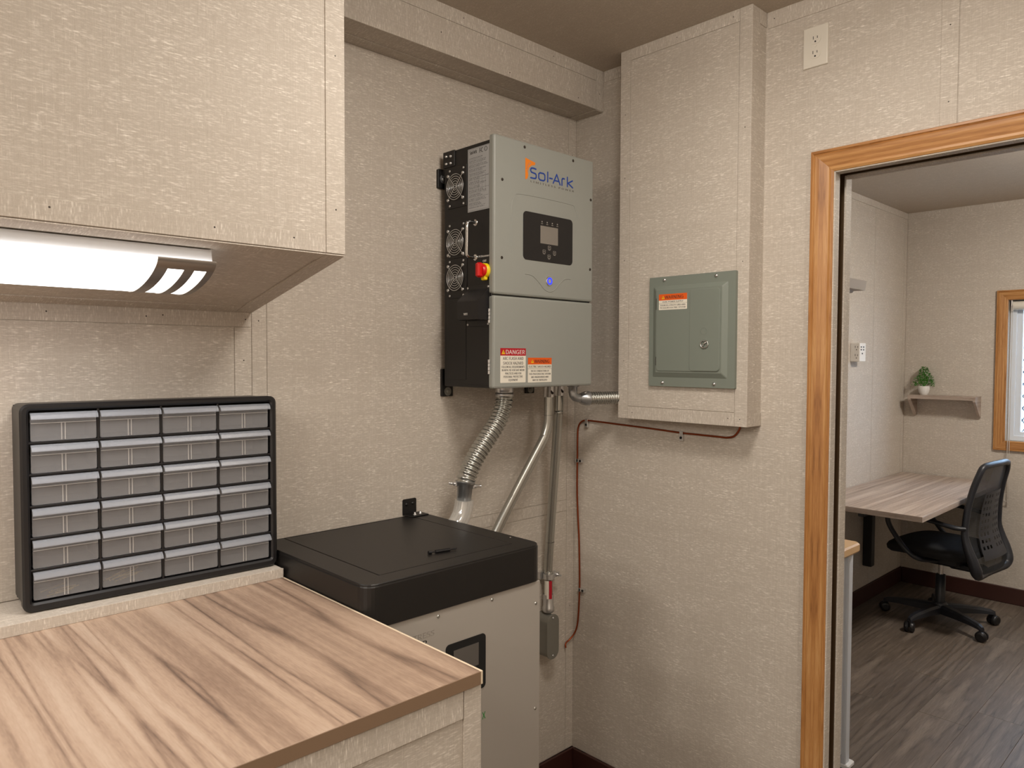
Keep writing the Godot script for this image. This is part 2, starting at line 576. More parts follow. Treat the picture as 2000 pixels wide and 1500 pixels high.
func build_shell() -> void:
	var st: SurfaceTool = mb()
	box(st, Vector3(-5.3, -0.12, -0.1), Vector3(3.45, -0.004, 3.0))
	var fl: MeshInstance3D = struct("floor", st, M.underlay)
	rng.seed = 12
	st = mb()
	box(st, Vector3(0, -0.004, 0), Vector3(1.2186, 0, 0.1774), 0.0008)
	var pm: ArrayMesh = mesh_of(st)
	for row in 16:
		var x: float = -5.2
		var first: bool = true
		while x < 3.33:
			var ln: float = minf(rng.randf_range(0.3, 1.2) if first else 1.2192, 3.348 - x)
			first = false
			var me: ArrayMesh = pm
			if absf(ln - 1.2192) > 0.001:
				st = mb()
				box(st, Vector3(0, -0.004, 0), Vector3(ln - 0.0006, 0, 0.1774), 0.0008)
				me = mesh_of(st)
			put("plank", me, M["plank_%d" % rng.randi_range(0, 5)], fl, Vector3(x, 0, 0.001 + row * 0.178))
			x += ln
	st = mb()
	box(st, Vector3(-5.3, CEIL, -0.1), Vector3(3.45, CEIL + 0.1, 3.0))
	struct("ceiling", st, M.ceiling)
	st = mb()
	box(st, Vector3(-5.3, 0, -0.1), Vector3(3.45, CEIL, 0))
	var wl: MeshInstance3D = struct("wall_left", st, M.paper)
	for e in [[-1.1503, 1.0064, -0.0406, 2.3435], [-1.15, 0.102, -0.0406, 0.9655], [-3.19, 1.0215, -1.2336, 1.5794]]:
		st = mb()
		box(st, Vector3(e[0], e[1], 0.0), Vector3(e[2], e[3], 0.0018), 0.0004)
		part("wall_panel", st, M.paper, wl)
	st = mb()
	box(st, Vector3(-5.3, 0, 2.9), Vector3(3.45, CEIL, 3.0))
	struct("wall_back", st, M.paper)
	st = mb()
	box(st, Vector3(-5.3, 0, 0), Vector3(-5.2, CEIL, 2.9))
	struct("wall_side", st, M.paper)
	# wall between the rooms: two skins with the slot of a pocket door between them
	st = mb()
	for x in [[0.0, 0.009], [0.091, 0.10]]:
		box(st, Vector3(x[0], 0, 0), Vector3(x[1], CEIL, 0.9095))
		box(st, Vector3(x[0], 2.0045, 0.9095), Vector3(x[1], CEIL, 1.745))
		box(st, Vector3(x[0], 0, 1.745), Vector3(x[1], CEIL, 2.9))
	box(st, Vector3(0.009, 2.12, 0.0), Vector3(0.091, CEIL, 2.9))
	box(st, Vector3(0.009, 0, 1.765), Vector3(0.091, 2.12, 2.9))
	box(st, Vector3(0.009, 0, 0), Vector3(0.091, 2.12, 0.02))
	struct("wall_right", st, M.paper)
	# bare plywood inside the pocket, and the sliding door drawn back into it
	for x in [[0.009, 0.013], [0.087, 0.091]]:
		st = mb()
		box(st, Vector3(x[0], 0.002, 0.02), Vector3(x[1], 2.12, 0.9090))
		struct("trim_lining", st, M.plywood)
		st = mb()
		box(st, Vector3(x[0], 2.005, 0.9095), Vector3(x[1], 2.12, 1.745))
		struct("trim_lining", st, M.plywood)
	st = mb()
	box(st, Vector3(0.032, 0.012, 0.05), Vector3(0.056, 2.03, 0.80), 0.002)
	struct("door_1", st, M.oak_upright)
	st = mb()
	box(st, Vector3(0.036, 2.095, 0.05), Vector3(0.052, 2.12, 1.745), 0.001)
	struct("trim_track", st, M.galvanised)
	# jamb boards: their front edges show as a pale line beside the oak
	st = mb()
	for x in [[-0.006, 0.024], [0.064, 0.102]]:
		box(st, Vector3(x[0], 0, 0.9095), Vector3(x[1], 2.004, 0.9145), 0.001)
		box(st, Vector3(x[0], 2.000, 0.9145), Vector3(x[1], 2.0045, 1.7405), 0.001)
		box(st, Vector3(x[0], 0, 1.7405), Vector3(x[1], 2.004, 1.745), 0.001)
	struct("trim_jamb", st, M.paper)
	casing("trim_casing", [Vector2(0.911, 0.0), Vector2(0.911, 2.0035), Vector2(1.744, 2.0035), Vector2(1.744, 0.0)], 0.0, 0.059, false)
	# far office wall with the window opening
	st = mb()
	box(st, Vector3(3.35, 0, 0), Vector3(3.45, CEIL, 0.585))
	box(st, Vector3(3.35, 0, 1.36), Vector3(3.45, CEIL, 2.9))
	box(st, Vector3(3.35, 0, 0.585), Vector3(3.45, 1.005, 1.36))
	box(st, Vector3(3.35, 1.873, 0.585), Vector3(3.45, CEIL, 1.36))
	struct("wall_far", st, M.paper)
	# skirting
	for e in [["baseboard_left", Vector3(-0.66, 0, 0), Vector3(0, 0.102, 0.012)], ["baseboard_right", Vector3(-0.012, 0, 0.012), Vector3(0, 0.102, 0.851)], ["baseboard_office", Vector3(0.10, 0, 0), Vector3(3.35, 0.102, 0.012)], ["baseboard_far", Vector3(3.338, 0, 0.012), Vector3(3.35, 0.102, 2.9)]]:
		st = mb()
		box(st, e[1], e[2], 0.004)
		struct(e[0], st, M.skirting)
	st = mb()
	box(st, Vector3(3.6, -0.9, -20), Vector3(45, -0.7, 25))
	struct("ground_yard", st, M.yard)
	# soffit under the ceiling and the boxed-out chase for the breaker panel
	st = mb()
	box(st, Vector3(-5.2, 2.346, 0), Vector3(0, CEIL, 0.122))
	var so: MeshInstance3D = struct("ceiling_soffit", st, M.paper_turned)
	st = mb()
	box(st, Vector3(-5.19, 2.346, 0.122), Vector3(-0.0390, 2.4396, 0.1240), 0.0004)
	part("face_panel", st, M.paper_turned, so)
	st = mb()
	box(st, Vector3(-0.081, 1.318, 0.264), Vector3(0, CEIL, 0.711))
	var ch: MeshInstance3D = struct("wall_chase", st, M.paper)
	st = mb()
	box(st, Vector3(-0.0830, 1.3560, 0.3010), Vector3(-0.081, 2.4436, 0.6740), 0.0004)
	part("face_panel", st, M.paper, ch)

func casing(called: String, path: Array, x_wall: float, w: float, closed: bool) -> void:      # mitred oak moulding on a wall that faces -x; path = inner corners (z, y)
	var prof: Array = [[0.0, 0.0], [0.0, 0.008], [0.10, 0.0115], [0.20, 0.0105], [0.32, 0.012], [0.62, 0.0155], [0.78, 0.0165], [0.84, 0.0145], [0.88, 0.0175], [0.97, 0.0175], [1.0, 0.015], [1.0, 0.0]]
	var n: int = path.size()
	var ctr: Vector2 = Vector2.ZERO
	for p in path: ctr += p
	ctr /= float(n)
	if not closed: ctr = Vector2((path[1].x + path[2].x) * .5, 1.0)
	var segs: int = n if closed else n - 1
	var offs: Array = []
	for i in n:      # outward mitre direction at each corner
		var o: Vector2 = Vector2(signf(path[i].x - ctr.x), signf(path[i].y - ctr.y))
		if not closed and (i == 0 or i == n - 1): o = Vector2(signf(path[i].x - ctr.x), 0)
		offs.append(o)
	for i in segs:
		var j: int = (i + 1) % n
		var st: SurfaceTool = mb()
		var A: Array = []
		var B: Array = []
		for p in prof:
			var a: Vector2 = path[i] + offs[i] * w * p[0]
			var b: Vector2 = path[j] + offs[j] * w * p[0]
			A.append(Vector3(x_wall - p[1], a.y, a.x)); B.append(Vector3(x_wall - p[1], b.y, b.x))
		loft(st, [A, B])
		var level: bool = absf(path[i].y - path[j].y) < 0.01
		struct(called, st, M.oak_level if level else M.oak_upright)

func strip(called: String, a: Vector3, b: Vector3, turned: bool) -> void:
	var st: SurfaceTool = mb()
	box(st, a, b, 0.0006)
	struct(called, st, M.paper_turned if turned else M.paper)

func build_trims() -> void:
	var e: float = 0.0022
	# back wall
	strip("trim_batten", Vector3(-0.0390, 0.102, 0), Vector3(-0.0018, 2.346, e), false)
	strip("trim_batten", Vector3(-1.232, 1.0215, 0), Vector3(-1.1908, 1.580, e), false)
	strip("trim_batten", Vector3(-1.1892, 1.0215, 0), Vector3(-1.152, 2.346, e), false)
	strip("trim_batten", Vector3(-3.2, 1.5808, 0), Vector3(-1.1908, 1.617, e), true)
	strip("trim_batten", Vector3(-1.15, 0.967, 0), Vector3(-0.040, 1.005, e), true)
	# soffit
	strip("trim_batten", Vector3(-5.19, 2.441, 0.122), Vector3(-0.0390, CEIL, 0.122 + e), true)
	strip("trim_batten", Vector3(-0.0375, 2.346, 0.122), Vector3(-0.0005, CEIL, 0.122 + e), true)
	strip("trim_batten", Vector3(-3.2, 2.346 - e, 0.0005), Vector3(-0.06, 2.346, 0.047), true)
	strip("trim_batten", Vector3(-0.0375, 2.346 - e, 0.0005), Vector3(-0.0005, 2.346, 0.122), true)
	# door wall
	strip("trim_batten", Vector3(-e, 2.435, 0.716), Vector3(0, CEIL, 2.9), true)
	strip("trim_batten", Vector3(-e, 2.443, 0.127), Vector3(0, CEIL, 0.260), true)
	strip("trim_batten", Vector3(-e, 2.064, 1.157), Vector3(0, 2.434, 1.1945), false)
	strip("trim_panel", Vector3(-0.0016, 2.064, 1.1965), Vector3(0, 2.434, 2.40), false)
	# chase
	var x: float = -0.081
	strip("trim_batten", Vector3(x - e, 1.316, 0.262), Vector3(x, CEIL, 0.2995), false)
	strip("trim_batten", Vector3(x - e, 1.316, 0.6755), Vector3(x, CEIL, 0.7132), false)
	strip("trim_batten", Vector3(x - e, 2.445, 0.3003), Vector3(x, CEIL, 0.6747), true)
	strip("trim_batten", Vector3(x - e, 1.316, 0.3003), Vector3(x, 1.3545, 0.6747), true)
	strip("trim_batten", Vector3(x, 1.316, 0.711), Vector3(-0.041, CEIL, 0.711 + e), false)
	strip("trim_batten", Vector3(-0.040, 1.316, 0.711), Vector3(-0.0005, 1.3535, 0.711 + e), true)
	strip("trim_batten", Vector3(-0.040, 2.440, 0.711), Vector3(-0.0005, CEIL, 0.711 + e), true)
	# office
	strip("trim_batten", Vector3(0.102, 2.440, 0), Vector3(3.35, CEIL, e), true)
	strip("trim_batten", Vector3(3.35 - e, 2.440, e), Vector3(3.35, CEIL, 2.9), true)
	strip("trim_batten", Vector3(3.30, 0.104, 0), Vector3(3.349, 2.439, e), false)
	strip("trim_batten", Vector3(3.35 - e, 0.104, 0.003), Vector3(3.35, 2.439, 0.040), false)
	strip("trim_panel", Vector3(2.786, 0.104, 0), Vector3(3.298, 2.439, 0.0012), false)
	strip("trim_panel", Vector3(1.566, 0.104, 0), Vector3(2.7835, 2.439, 0.0012), false)
	strip("trim_batten", Vector3(0.9, CEIL - e, 0.003), Vector3(0.94, CEIL, 2.9), true)

func slant(x: float, s: float, m: float) -> Vector3:      # the cupboard's sloping underside: s from the wall outward, m below it
	return Vector3(x, 1.617, 0) + Vector3(0, 0.2146, 0.9767) * s + Vector3(0, -0.9767, 0.2146) * m

func slab_on_slant(st: SurfaceTool, x0: float, x1: float, s0: float, s1: float, m0: float, m1: float) -> void:
	loft(st, [[slant(x0, s0, m0), slant(x0, s1, m0), slant(x0, s1, m1), slant(x0, s0, m1)], [slant(x1, s0, m0), slant(x1, s1, m0), slant(x1, s1, m1), slant(x1, s0, m1)]])

func build_cabinet() -> void:
	var t: Node3D = thing("upper_cabinet", "large beige linen-covered upper cabinet with a sloping underside above the counter", "cabinet", Vector3(-2.1, 1.617, 0))
	var st: SurfaceTool = mb()
	var L: Array = []
	for x in [-2.95, -1.191]:
		L.append([Vector3(x, 1.6175, 0.0025), Vector3(x, 1.7133, 0.435), Vector3(x, CEIL - 0.001, 0.435), Vector3(x, CEIL - 0.001, 0.125), Vector3(x, 2.343, 0.125), Vector3(x, 2.343, 0.0025)])
	var A: Array = L[0]
	var B: Array = L[1]
	for i in 6:
		var j: int = (i + 1) % 6
		quad(A[i], A[j], B[j], B[i])
	for e in [A, B]:
		quad(e[0], e[1], e[4], e[5]); quad(e[1], e[2], e[3], e[4])
	for k in range(smooths.size()): pass
	# the two end caps face opposite ways; thin panels both, so orientation is settled by normals of the walls
	flush(st)
	part("carcass", st, M.paper, t)
	for b in [[Vector3(-1.2315, 1.7137, 0.435), Vector3(-1.1895, CEIL - .002, 0.4372), false], [Vector3(-2.95, 1.7137, 0.435), Vector3(-1.2325, 1.7478, 0.4372), true]]:
		st = mb()
		box(st, b[0], b[1], 0.0006)
		part("edge_strip", st, M.paper_turned if b[2] else M.paper, t)
	for b in [[-1.232, -1.1905, 0.0, 0.4455], [-2.95, -1.233, 0.0, 0.047], [-2.95, -1.233, 0.408, 0.4455]]:
		st = mb()
		slab_on_slant(st, b[0], b[1], b[2] + 0.003, b[3], 0.0, 0.0022)
		part("edge_strip", st, M.paper_turned, t)

func build_counter() -> void:
	var t: Node3D = thing("counter_cabinet", "beige linen-covered base cabinet under the wood-grain worktop", "cabinet", Vector3(-2.1, 0, 0.42))
	var st: SurfaceTool = mb()
	box(st, Vector3(-3.19, 0, 0.004), Vector3(-1.189, 0.9765, 0.843))
	part("carcass", st, M.paper, t)
	st = mb()
	box(st, Vector3(-1.2225, 0.02, 0.843), Vector3(-1.1865, 0.976, 0.8475), 0.0006)
	part("edge_strip", st, M.paper, t)
	st = mb()
	box(st, Vector3(-3.19, 0.930, 0.843), Vector3(-1.2240, 0.976, 0.8475), 0.0006)
	part("edge_strip", st, M.paper_turned, t)
	t = thing("worktop", "wood-grain laminate worktop with dark streaks, in front of the drawer organizer", "worktop", Vector3(-2.1, 0.977, 0.42))
	st = mb()
	box(st, Vector3(-3.19, 0.977, 0.004), Vector3(-1.1905, 0.999, 0.850), 0.0008)
	part("top", st, M.counter_wood, t)
	st = mb()
	box(st, Vector3(-3.19, 0.9772, 0.850), Vector3(-1.1905, 0.9988, 0.8518), 0.0005)
	part("front_edge", st, M.edge_brown, t)
	st = mb()
	box(st, Vector3(-1.1905, 0.977, 0.004), Vector3(-1.1862, 0.9990, 0.8515), 0.0005)
	part("end_band", st, M.edge_cream, t)
	t = thing("back_ledge", "low beige ledge along the back of the worktop", "ledge", Vector3(-2.1, 0.999, 0.08))
	st = mb()
	box(st, Vector3(-3.19, 0.999, 0.003), Vector3(-1.1905, 1.0205, 0.157), 0.0008)
	part("board", st, M.paper, t)
	st = mb()
	box(st, Vector3(-3.19, 0.9992, 0.157), Vector3(-1.1895, 1.0212, 0.1595), 0.0006)
	part("front_strip", st, M.paper_turned, t)

func lamp_arc(x: float, grow: float, t0: float, t1: float, n: int) -> Array:
	var out: Array = []
	for k in n + 1:
		var a: float = lerpf(t0, t1, float(k) / n)
		out.append(slant(x, 0.316 + (0.092 + grow) * cos(a), 0.026 + (0.022 + grow) * sin(a)))
	return out

func build_under_lamp() -> void:
	var t: Node3D = thing("under_cabinet_lamp", "lit white strip lamp with grey slotted end cap under the upper cabinet", "lamp", slant(-1.745, 0.264, 0.0))
	var st: SurfaceTool = mb()
	slab_on_slant(st, -2.06, -1.4400, 0.226, 0.404, 0.0025, 0.0265)
	part("housing", st, M.lamp_white, t)
	st = mb()
	loft(st, [lamp_arc(-2.06, 0.0, 0.0, PI, 24), lamp_arc(-1.438, 0.0, 0.0, PI, 24)])
	part("diffuser_glow", st, M.lamp_glow, t)
	st = mb()
	for e in [[-1.535, -1.4355, 0.0, 0.20 * PI], [-1.535, -1.5145, 0.20 * PI, PI], [-1.4865, -1.4690, 0.20 * PI, PI], [-1.4475, -1.4355, 0.20 * PI, PI]]:
		var lo0: Array = lamp_arc(e[0], 0.0005, e[2], e[3], 16)
		var hi0: Array = lamp_arc(e[0], 0.0025, e[2], e[3], 16)
		var lo1: Array = lamp_arc(e[1], 0.0005, e[2], e[3], 16)
		var hi1: Array = lamp_arc(e[1], 0.0025, e[2], e[3], 16)
		hi0.reverse(); hi1.reverse()
		lo0.append_array(hi0); lo1.append_array(hi1)
		var L: Array = [lo0, lo1]
		var nn: int = lo0.size()
		for i in nn: quad(lo0[i], lo0[(i + 1) % nn], lo1[(i + 1) % nn], lo1[i])
		for i in range(16):
			quad(lo0[i], lo0[nn - 1 - i], lo0[nn - 2 - i], lo0[i + 1])
			quad(lo1[i], lo1[i + 1], lo1[nn - 2 - i], lo1[nn - 1 - i])
		flush(st)
	loft(st, [lamp_arc(-1.4380, 0.0025, 0.0, PI, 16), lamp_arc(-1.4350, 0.0025, 0.0, PI, 16)])
	part("end_cap", st, M.lamp_cap, t)
	area("lamp_light", t, slant(-1.80, 0.316, 0.0515), Vector2(0.50, 0.15), Vector3(0, -1, 0), 0.12, Color(1.0, 0.97, 0.94))

func build_nails() -> void:      # brown nail heads that fix the battens, a few pixels each
	var sets: Array = [
		["ceiling_soffit", "z", 0.1240, [[-0.83, 2.462], [-0.62, 2.463], [-0.44, 2.360], [-0.25, 2.462], [-0.70, 2.400], [-0.13, 2.362], [-0.022, 2.40]]],
		["wall_chase", "x", -0.0829, [[0.281, 2.28], [0.281, 2.08], [0.282, 1.82], [0.283, 1.50], [0.695, 2.15], [0.694, 1.78], [0.692, 1.337], [0.655, 2.463], [0.47, 2.464], [0.655, 1.338], [0.318, 1.336]]],
		["wall_right", "x", -0.0020, [[0.735, 2.458], [0.90, 2.459], [1.176, 2.30], [1.176, 2.12]]],
		["wall_left", "z", 0.0020, [[-1.62, 1.600], [-1.43, 1.598], [-1.395, 1.602], [-1.205, 1.599], [-1.172, 1.597], [-0.02, 2.22], [-0.02, 0.62], [-1.21, 1.50]]],
		["upper_cabinet", "z", 0.4370, [[-1.70, 1.735], [-1.45, 1.736], [-1.30, 1.735], [-1.21, 1.80], [-1.21, 2.10]]]]
	for e in sets:
		var on: Node3D = get_node(NodePath(e[0]))
		var st: SurfaceTool = mb()
		for p in e[3]:
			var c: Vector3 = Vector3(p[0], p[1], e[2]) if e[1] == "z" else Vector3(e[2], p[1], p[0])
			disc(st, c, Vector3(0, 0, 1) if e[1] == "z" else Vector3(-1, 0, 0), [[0, 0.0019], [0.0006, 0.0012]], 8)
		part("nail_heads", st, M.dark_screw, on).set_meta("kind", "stuff")

func build_organizer() -> void:
	# local: x 0..0.5, y 0..0.397, z 0 (wall) .. 0.112 (front); turned a little from the wall
	var at: Vector3 = Vector3(-1.6865, 1.0214, 0.004)
	var t: Node3D = thing("drawer_organizer", "black small-parts organizer with translucent drawers on the back ledge", "organizer", at)
	t.rotation.y = deg_to_rad(-1.5)
	var W: float = 0.501
	var H: float = 0.397
	var D: float = 0.112
	var loc: Callable = func(called: String, st: SurfaceTool, m: Material) -> MeshInstance3D: return put(called, mesh_of(st), m, t)
	var st: SurfaceTool = mb()
	var o: Array = rrect(0.004, 0.003, W - 0.004, H - 0.003, 0.012)
	var i: Array = rrect(0.013, 0.016, W - 0.013, H - 0.012, 0.004)
	ring(st, o, i, 0.0, D - 0.008, "z", 0.0)
	ring(st, rrect(0.0, 0.0, W, H, 0.016), rrect(0.0145, 0.018, W - 0.0145, H - 0.0125, 0.004), D - 0.020, D, "z", 0.004)
	box(st, Vector3(0.006, 0.006, 0.0), Vector3(W - 0.006, H - 0.006, 0.004))
	loc.call("frame", st, M.black_plastic)
	var x0: float = 0.0150
	var y0: float = 0.0190
	var pw: float = (W - 0.030) / 4.0
	var ph: float = (H - 0.0325) / 6.0
	for k in range(1, 4):
		st = mb()
		box(st, Vector3(x0 + pw * k - 0.0022, 0.018, 0.006), Vector3(x0 + pw * k + 0.0022, H - 0.013, D - 0.006), 0.0006)
		loc.call("divider", st, M.black_plastic)
	for k in range(1, 6):
		st = mb()
		box(st, Vector3(0.014, y0 + ph * k - 0.0018, 0.006), Vector3(W - 0.014, y0 + ph * k + 0.0018, D - 0.004), 0.0006)
		loc.call("shelf", st, M.black_plastic)
	# one drawer, then its copies
	var dw: float = pw - 0.0062
	var dh: float = ph - 0.0060
	st = mb()
	var F: float = D - 0.0075
	plate(st, 0.0, 0.0, dw, dh * 0.995, 0.004, F - 0.0016, F, "z", 0.0004, 3)
	box(st, Vector3(0.001, 0.0, 0.012), Vector3(0.0022, dh * .93, F - 0.0016))
	box(st, Vector3(dw - 0.0022, 0.0, 0.012), Vector3(dw - 0.001, dh * .93, F - 0.0016))
	box(st, Vector3(0.001, 0.0, 0.012), Vector3(dw - 0.001, 0.0012, F - 0.0016))
	box(st, Vector3(0.001, 0.0, 0.012), Vector3(dw - 0.001, dh * .9, 0.0135))
	var body: ArrayMesh = mesh_of(st)
	st = mb()      # lip: a sloping tongue along the top edge with a beaded rim
	var A: Array = []
	var B: Array = []
	for p in [[dh, F], [dh, F + 0.005], [dh - 0.004, F + 0.0115], [dh - 0.0105, F + 0.0150], [dh - 0.0122, F + 0.0150], [dh - 0.0122, F + 0.0138], [dh - 0.0052, F + 0.0098], [dh - 0.0016, F + 0.004], [dh - 0.0016, F]]:
		A.append(Vector3(-0.0006, p[0], p[1])); B.append(Vector3(dw + 0.0006, p[0], p[1]))
	loft(st, [A, B])
	var lip: ArrayMesh = mesh_of(st)
	st = mb()
	box(st, Vector3(dw * .5 - 0.0055, 0.0015, F), Vector3(dw * .5 - 0.0035, dh * 0.62, F + 0.0010))
	box(st, Vector3(dw * .5 + 0.0005, 0.0015, F), Vector3(dw * .5 + 0.0025, dh * 0.62, F + 0.0010))
	box(st, Vector3(0.001, dh * 0.62, F), Vector3(dw - 0.001, dh * 0.65, F + 0.0012))
	var rib: ArrayMesh = mesh_of(st)
	for r in 6:
		for c in 4:
			var d: MeshInstance3D = put("drawer", body, M.drawer_plastic, t, Vector3(x0 + pw * c + 0.0031, y0 + ph * r + 0.0022, 0))
			put("handle", lip, M.lip_plastic, d)
			put("label_rib", rib, M.rib_plastic, d)
	# the small brass nails lying in two bottom drawers
	for c in 2:
		rng.seed = 40 + c
		st = mb()
		var base: Vector3 = Vector3(x0 + pw * c + 0.008, y0 + 0.0045, 0)
		for k in (6 if c == 0 else 14):
			var a: Vector3 = base + Vector3(rng.randf_range(0.0, 0.05), rng.randf_range(0.0, 0.006 + 0.009 * c), rng.randf_range(F - 0.026, F - 0.006))
			var b: Vector3 = a + Vector3(rng.randf_range(0.025, 0.045), rng.randf_range(0.0, 0.012), rng.randf_range(-0.010, 0.006))
			b.z = minf(b.z, F - 0.004)
			sweep(st, [a, b], 0.0008, 6)
			disc(st, a, (b - a).normalized(), [[-0.0008, 0.0018], [0.0008, 0.0018]], 8)
		var o2: MeshInstance3D = put(numbered("brass_nails"), mesh_of(st), M.brass, self, Vector3.ZERO)
		o2.transform = t.transform
		o2.set_meta("label", "few brass nails inside the bottom corner drawer of the organizer" if c == 0 else "heap of brass nails inside the second drawer of the organizer's bottom row")
		o2.set_meta("category", "nails"); o2.set_meta("kind", "stuff")

func build_battery() -> void:
	var t: Node3D = thing("battery_cabinet", "silver battery cabinet with a black lid standing beside the counter", "battery cabinet", Vector3(-0.93, 0, 0.25))
	var st: SurfaceTool = mb()
	var loops: Array = []
	for y in [0.002, 0.9625]: loops.append(lift(rrect(-1.180, 0.022, -0.680, 0.488, 0.012), y, "y"))
	loft(st, loops)
	part("body", st, M.silver_panel, t)
	st = mb()
	plate(st, -1.179, 0.03, -0.681, 0.9615, 0.003, 0.488, 0.4925, "z", 0.002)
	var front: MeshInstance3D = part("front_panel", st, M.silver_panel, t)
	st = mb()
	loops = []
	for e in [[0.963, 0.0], [1.0465, 0.0], [1.0490, 0.001], [1.0500, 0.003]]:
		loops.append(lift(rrect(-1.183 + e[1], 0.014 + e[1], -0.677 - e[1], 0.497 - e[1], 0.030), e[0], "y"))
	loft(st, loops)
	var lid: MeshInstance3D = part("lid", st, M.black_lid, t)
	st = mb()      # raised rim round the hatch, a narrow gap left between the two
	ring(st, rrect(-1.1815, 0.0155, -0.6785, 0.4955, 0.029), rrect(-1.1190, 0.0200, -0.7335, 0.4475, 0.002), 1.0485, 1.0530, "y", 0.0015)
	part("rim", st, M.black_lid, lid)
	st = mb()
	plate(st, -1.1168, 0.0222, -0.7357, 0.4453, 0.002, 1.0485, 1.0528, "y", 0.0008)
	part("hatch", st, M.black_lid, lid)
	# display window and lettering
	st = mb()
	var o: Array = rrect(-0.978, 0.752, -0.862, 0.878, 0.010)
	loft(st, [lift(o, 0.4915, "z"), lift(o, 0.4945, "z")])
	var bez: MeshInstance3D = part("display_bezel", st, M.dark_void, t)
	st = mb()
	box(st, Vector3(-0.957, 0.810, 0.4940), Vector3(-0.884, 0.8615, 0.4952))
	part("display", st, M.screen_dark, bez)
	words("FORTRESS", 0.0115, Vector3(-1.056, 0.9165, 0.4928), M.print_pale, t, 0.092, 0.0, "lettering", true)
	words("POWER", 0.0125, Vector3(-1.0700, 0.8985, 0.4928), M.print_black, t, 0.082, 0.0, "lettering", true)
	words("X", 0.0165, Vector3(-0.866, 0.685, 0.4928), M.print_green, t, 0.010, 0.0, "marker_cross", true)
	for p in [[-0.998, 0.948], [-0.841, 0.949], [-0.696, 0.907], [-0.697, 0.645]]:
		st = mb()
		disc(st, Vector3(p[0], p[1], 0.4922), Vector3(0, 0, 1), [[0, 0.0042], [0.0012, 0.0040], [0.0024, 0.0022]], 12)
		part("screw", st, M.galvanised, t)
	st = mb()
	disc(st, Vector3(-0.695, 1.0529, 0.40), Vector3.UP, [[0, 0.003], [0.001, 0.002]], 10)
	part("screw", st, M.galvanised, t)
	# angle bracket between the lid and the wall
	t = thing("angle_bracket", "small black angle bracket fixing the battery lid to the wall", "bracket", Vector3(-0.722, 1.053, 0.003))
	st = mb()
	plate(st, -0.746, 1.0535, -0.698, 1.099, 0.005, 0.001, 0.0045, "z", 0.0006)
	box(st, Vector3(-0.746, 1.0532, 0.001), Vector3(-0.684, 1.0562, 0.046), 0.0008)
	part("plate", st, M.black_metal, t)
	for p in [Vector3(-0.733, 1.084, 0.0045), Vector3(-0.711, 1.085, 0.0045)]:
		st = mb()
		disc(st, p, Vector3(0, 0, 1), [[0, 0.0055], [0.002, 0.005], [0.004, 0.002]], 12)
		part("bolt", st, M.black_metal, t)
	for p in [Vector3(-0.722, 1.0562, 0.030), Vector3(-0.700, 1.0562, 0.026)]:
		st = mb()
		disc(st, p, Vector3.UP, [[0, 0.0052], [0.002, 0.0052], [0.0025, 0.003], [0.008, 0.003]], 10)
		part("bolt", st, M.steel, t)
	# hasp lying on the hatch
	t = thing("latch_bar", "thin black latch bar lying on the battery lid", "latch", Vector3(-0.91, 1.053, 0.395))
	st = mb()
	var dir: Vector3 = Vector3(0.980, 0, 0.19).normalized()
	var a: Vector3 = Vector3(-0.944, 1.0565, 0.386)
	sweep(st, [a + dir * 0.018, a + dir * 0.056], 0.0042, 8, -1, true, 0.9)
	sweep(st, [a + dir * 0.054, a + dir * 0.074], 0.0020, 8)
	part("bar", st, M.black_plastic, t)
	st = mb()
	sweep(st, [a, a + dir * 0.008], 0.0040, 8)
	sweep(st, [a + dir * 0.006, a + dir * 0.020], 0.0015, 6)
	part("head", st, M.black_plastic, t)

func letter_strokes() -> Dictionary:      # unit letters, drawn as strokes
	var d: Dictionary = {}
	d["S"] = [[Vector2(.95, 1.34), Vector2(.5, 1.40), Vector2(.12, 1.34), Vector2(0, 1.15), Vector2(0, .95), Vector2(.15, .78), Vector2(.85, .70), Vector2(1, .55), Vector2(1, .22), Vector2(.85, .04), Vector2(.5, 0), Vector2(0, 0.0)]]
	d["o"] = [[Vector2(.2, 0), Vector2(.8, 0), Vector2(1, .2), Vector2(1, .8), Vector2(.8, 1), Vector2(.2, 1), Vector2(0, .8), Vector2(0, .2), Vector2(.2, 0)]]
	d["l"] = [[Vector2(0, 0), Vector2(0, 1.35)]]
	d["-"] = [[Vector2(0, .58), Vector2(1, .58)]]
	d["A"] = [[Vector2(0, 0), Vector2(.5, 1.35), Vector2(1, 0)], [Vector2(.22, .42), Vector2(.80, .42)]]
	d["r"] = [[Vector2(0, 0), Vector2(0, .8), Vector2(.25, 1), Vector2(.9, 1)]]
	d["k"] = [[Vector2(0, 0), Vector2(0, 1.35)], [Vector2(.95, 1), Vector2(.12, .52), Vector2(1, 0)]]
	return d

func hazard(parent: Node3D, x: float, y: float, h: float, d: float, plane: String, along: float) -> void:
	var st: SurfaceTool = mb()
	var o: Array = [Vector2(x - h * .55, y), Vector2(x + h * .55, y), Vector2(x, y + h)]
	loft(st, [lift(o, d, plane), lift(o, d + along, plane)])
	part("hazard_triangle", st, M.hazard_yellow, parent)
	st = mb()
	var o2: Array = [Vector2(x - h * .05, y + h * .22), Vector2(x + h * .05, y + h * .22), Vector2(x + h * .07, y + h * .68), Vector2(x - h * .07, y + h * .68)]
	loft(st, [lift(o2, d, plane), lift(o2, d + along * 1.5, plane)])
	part("hazard_mark", st, M.print_black, parent)

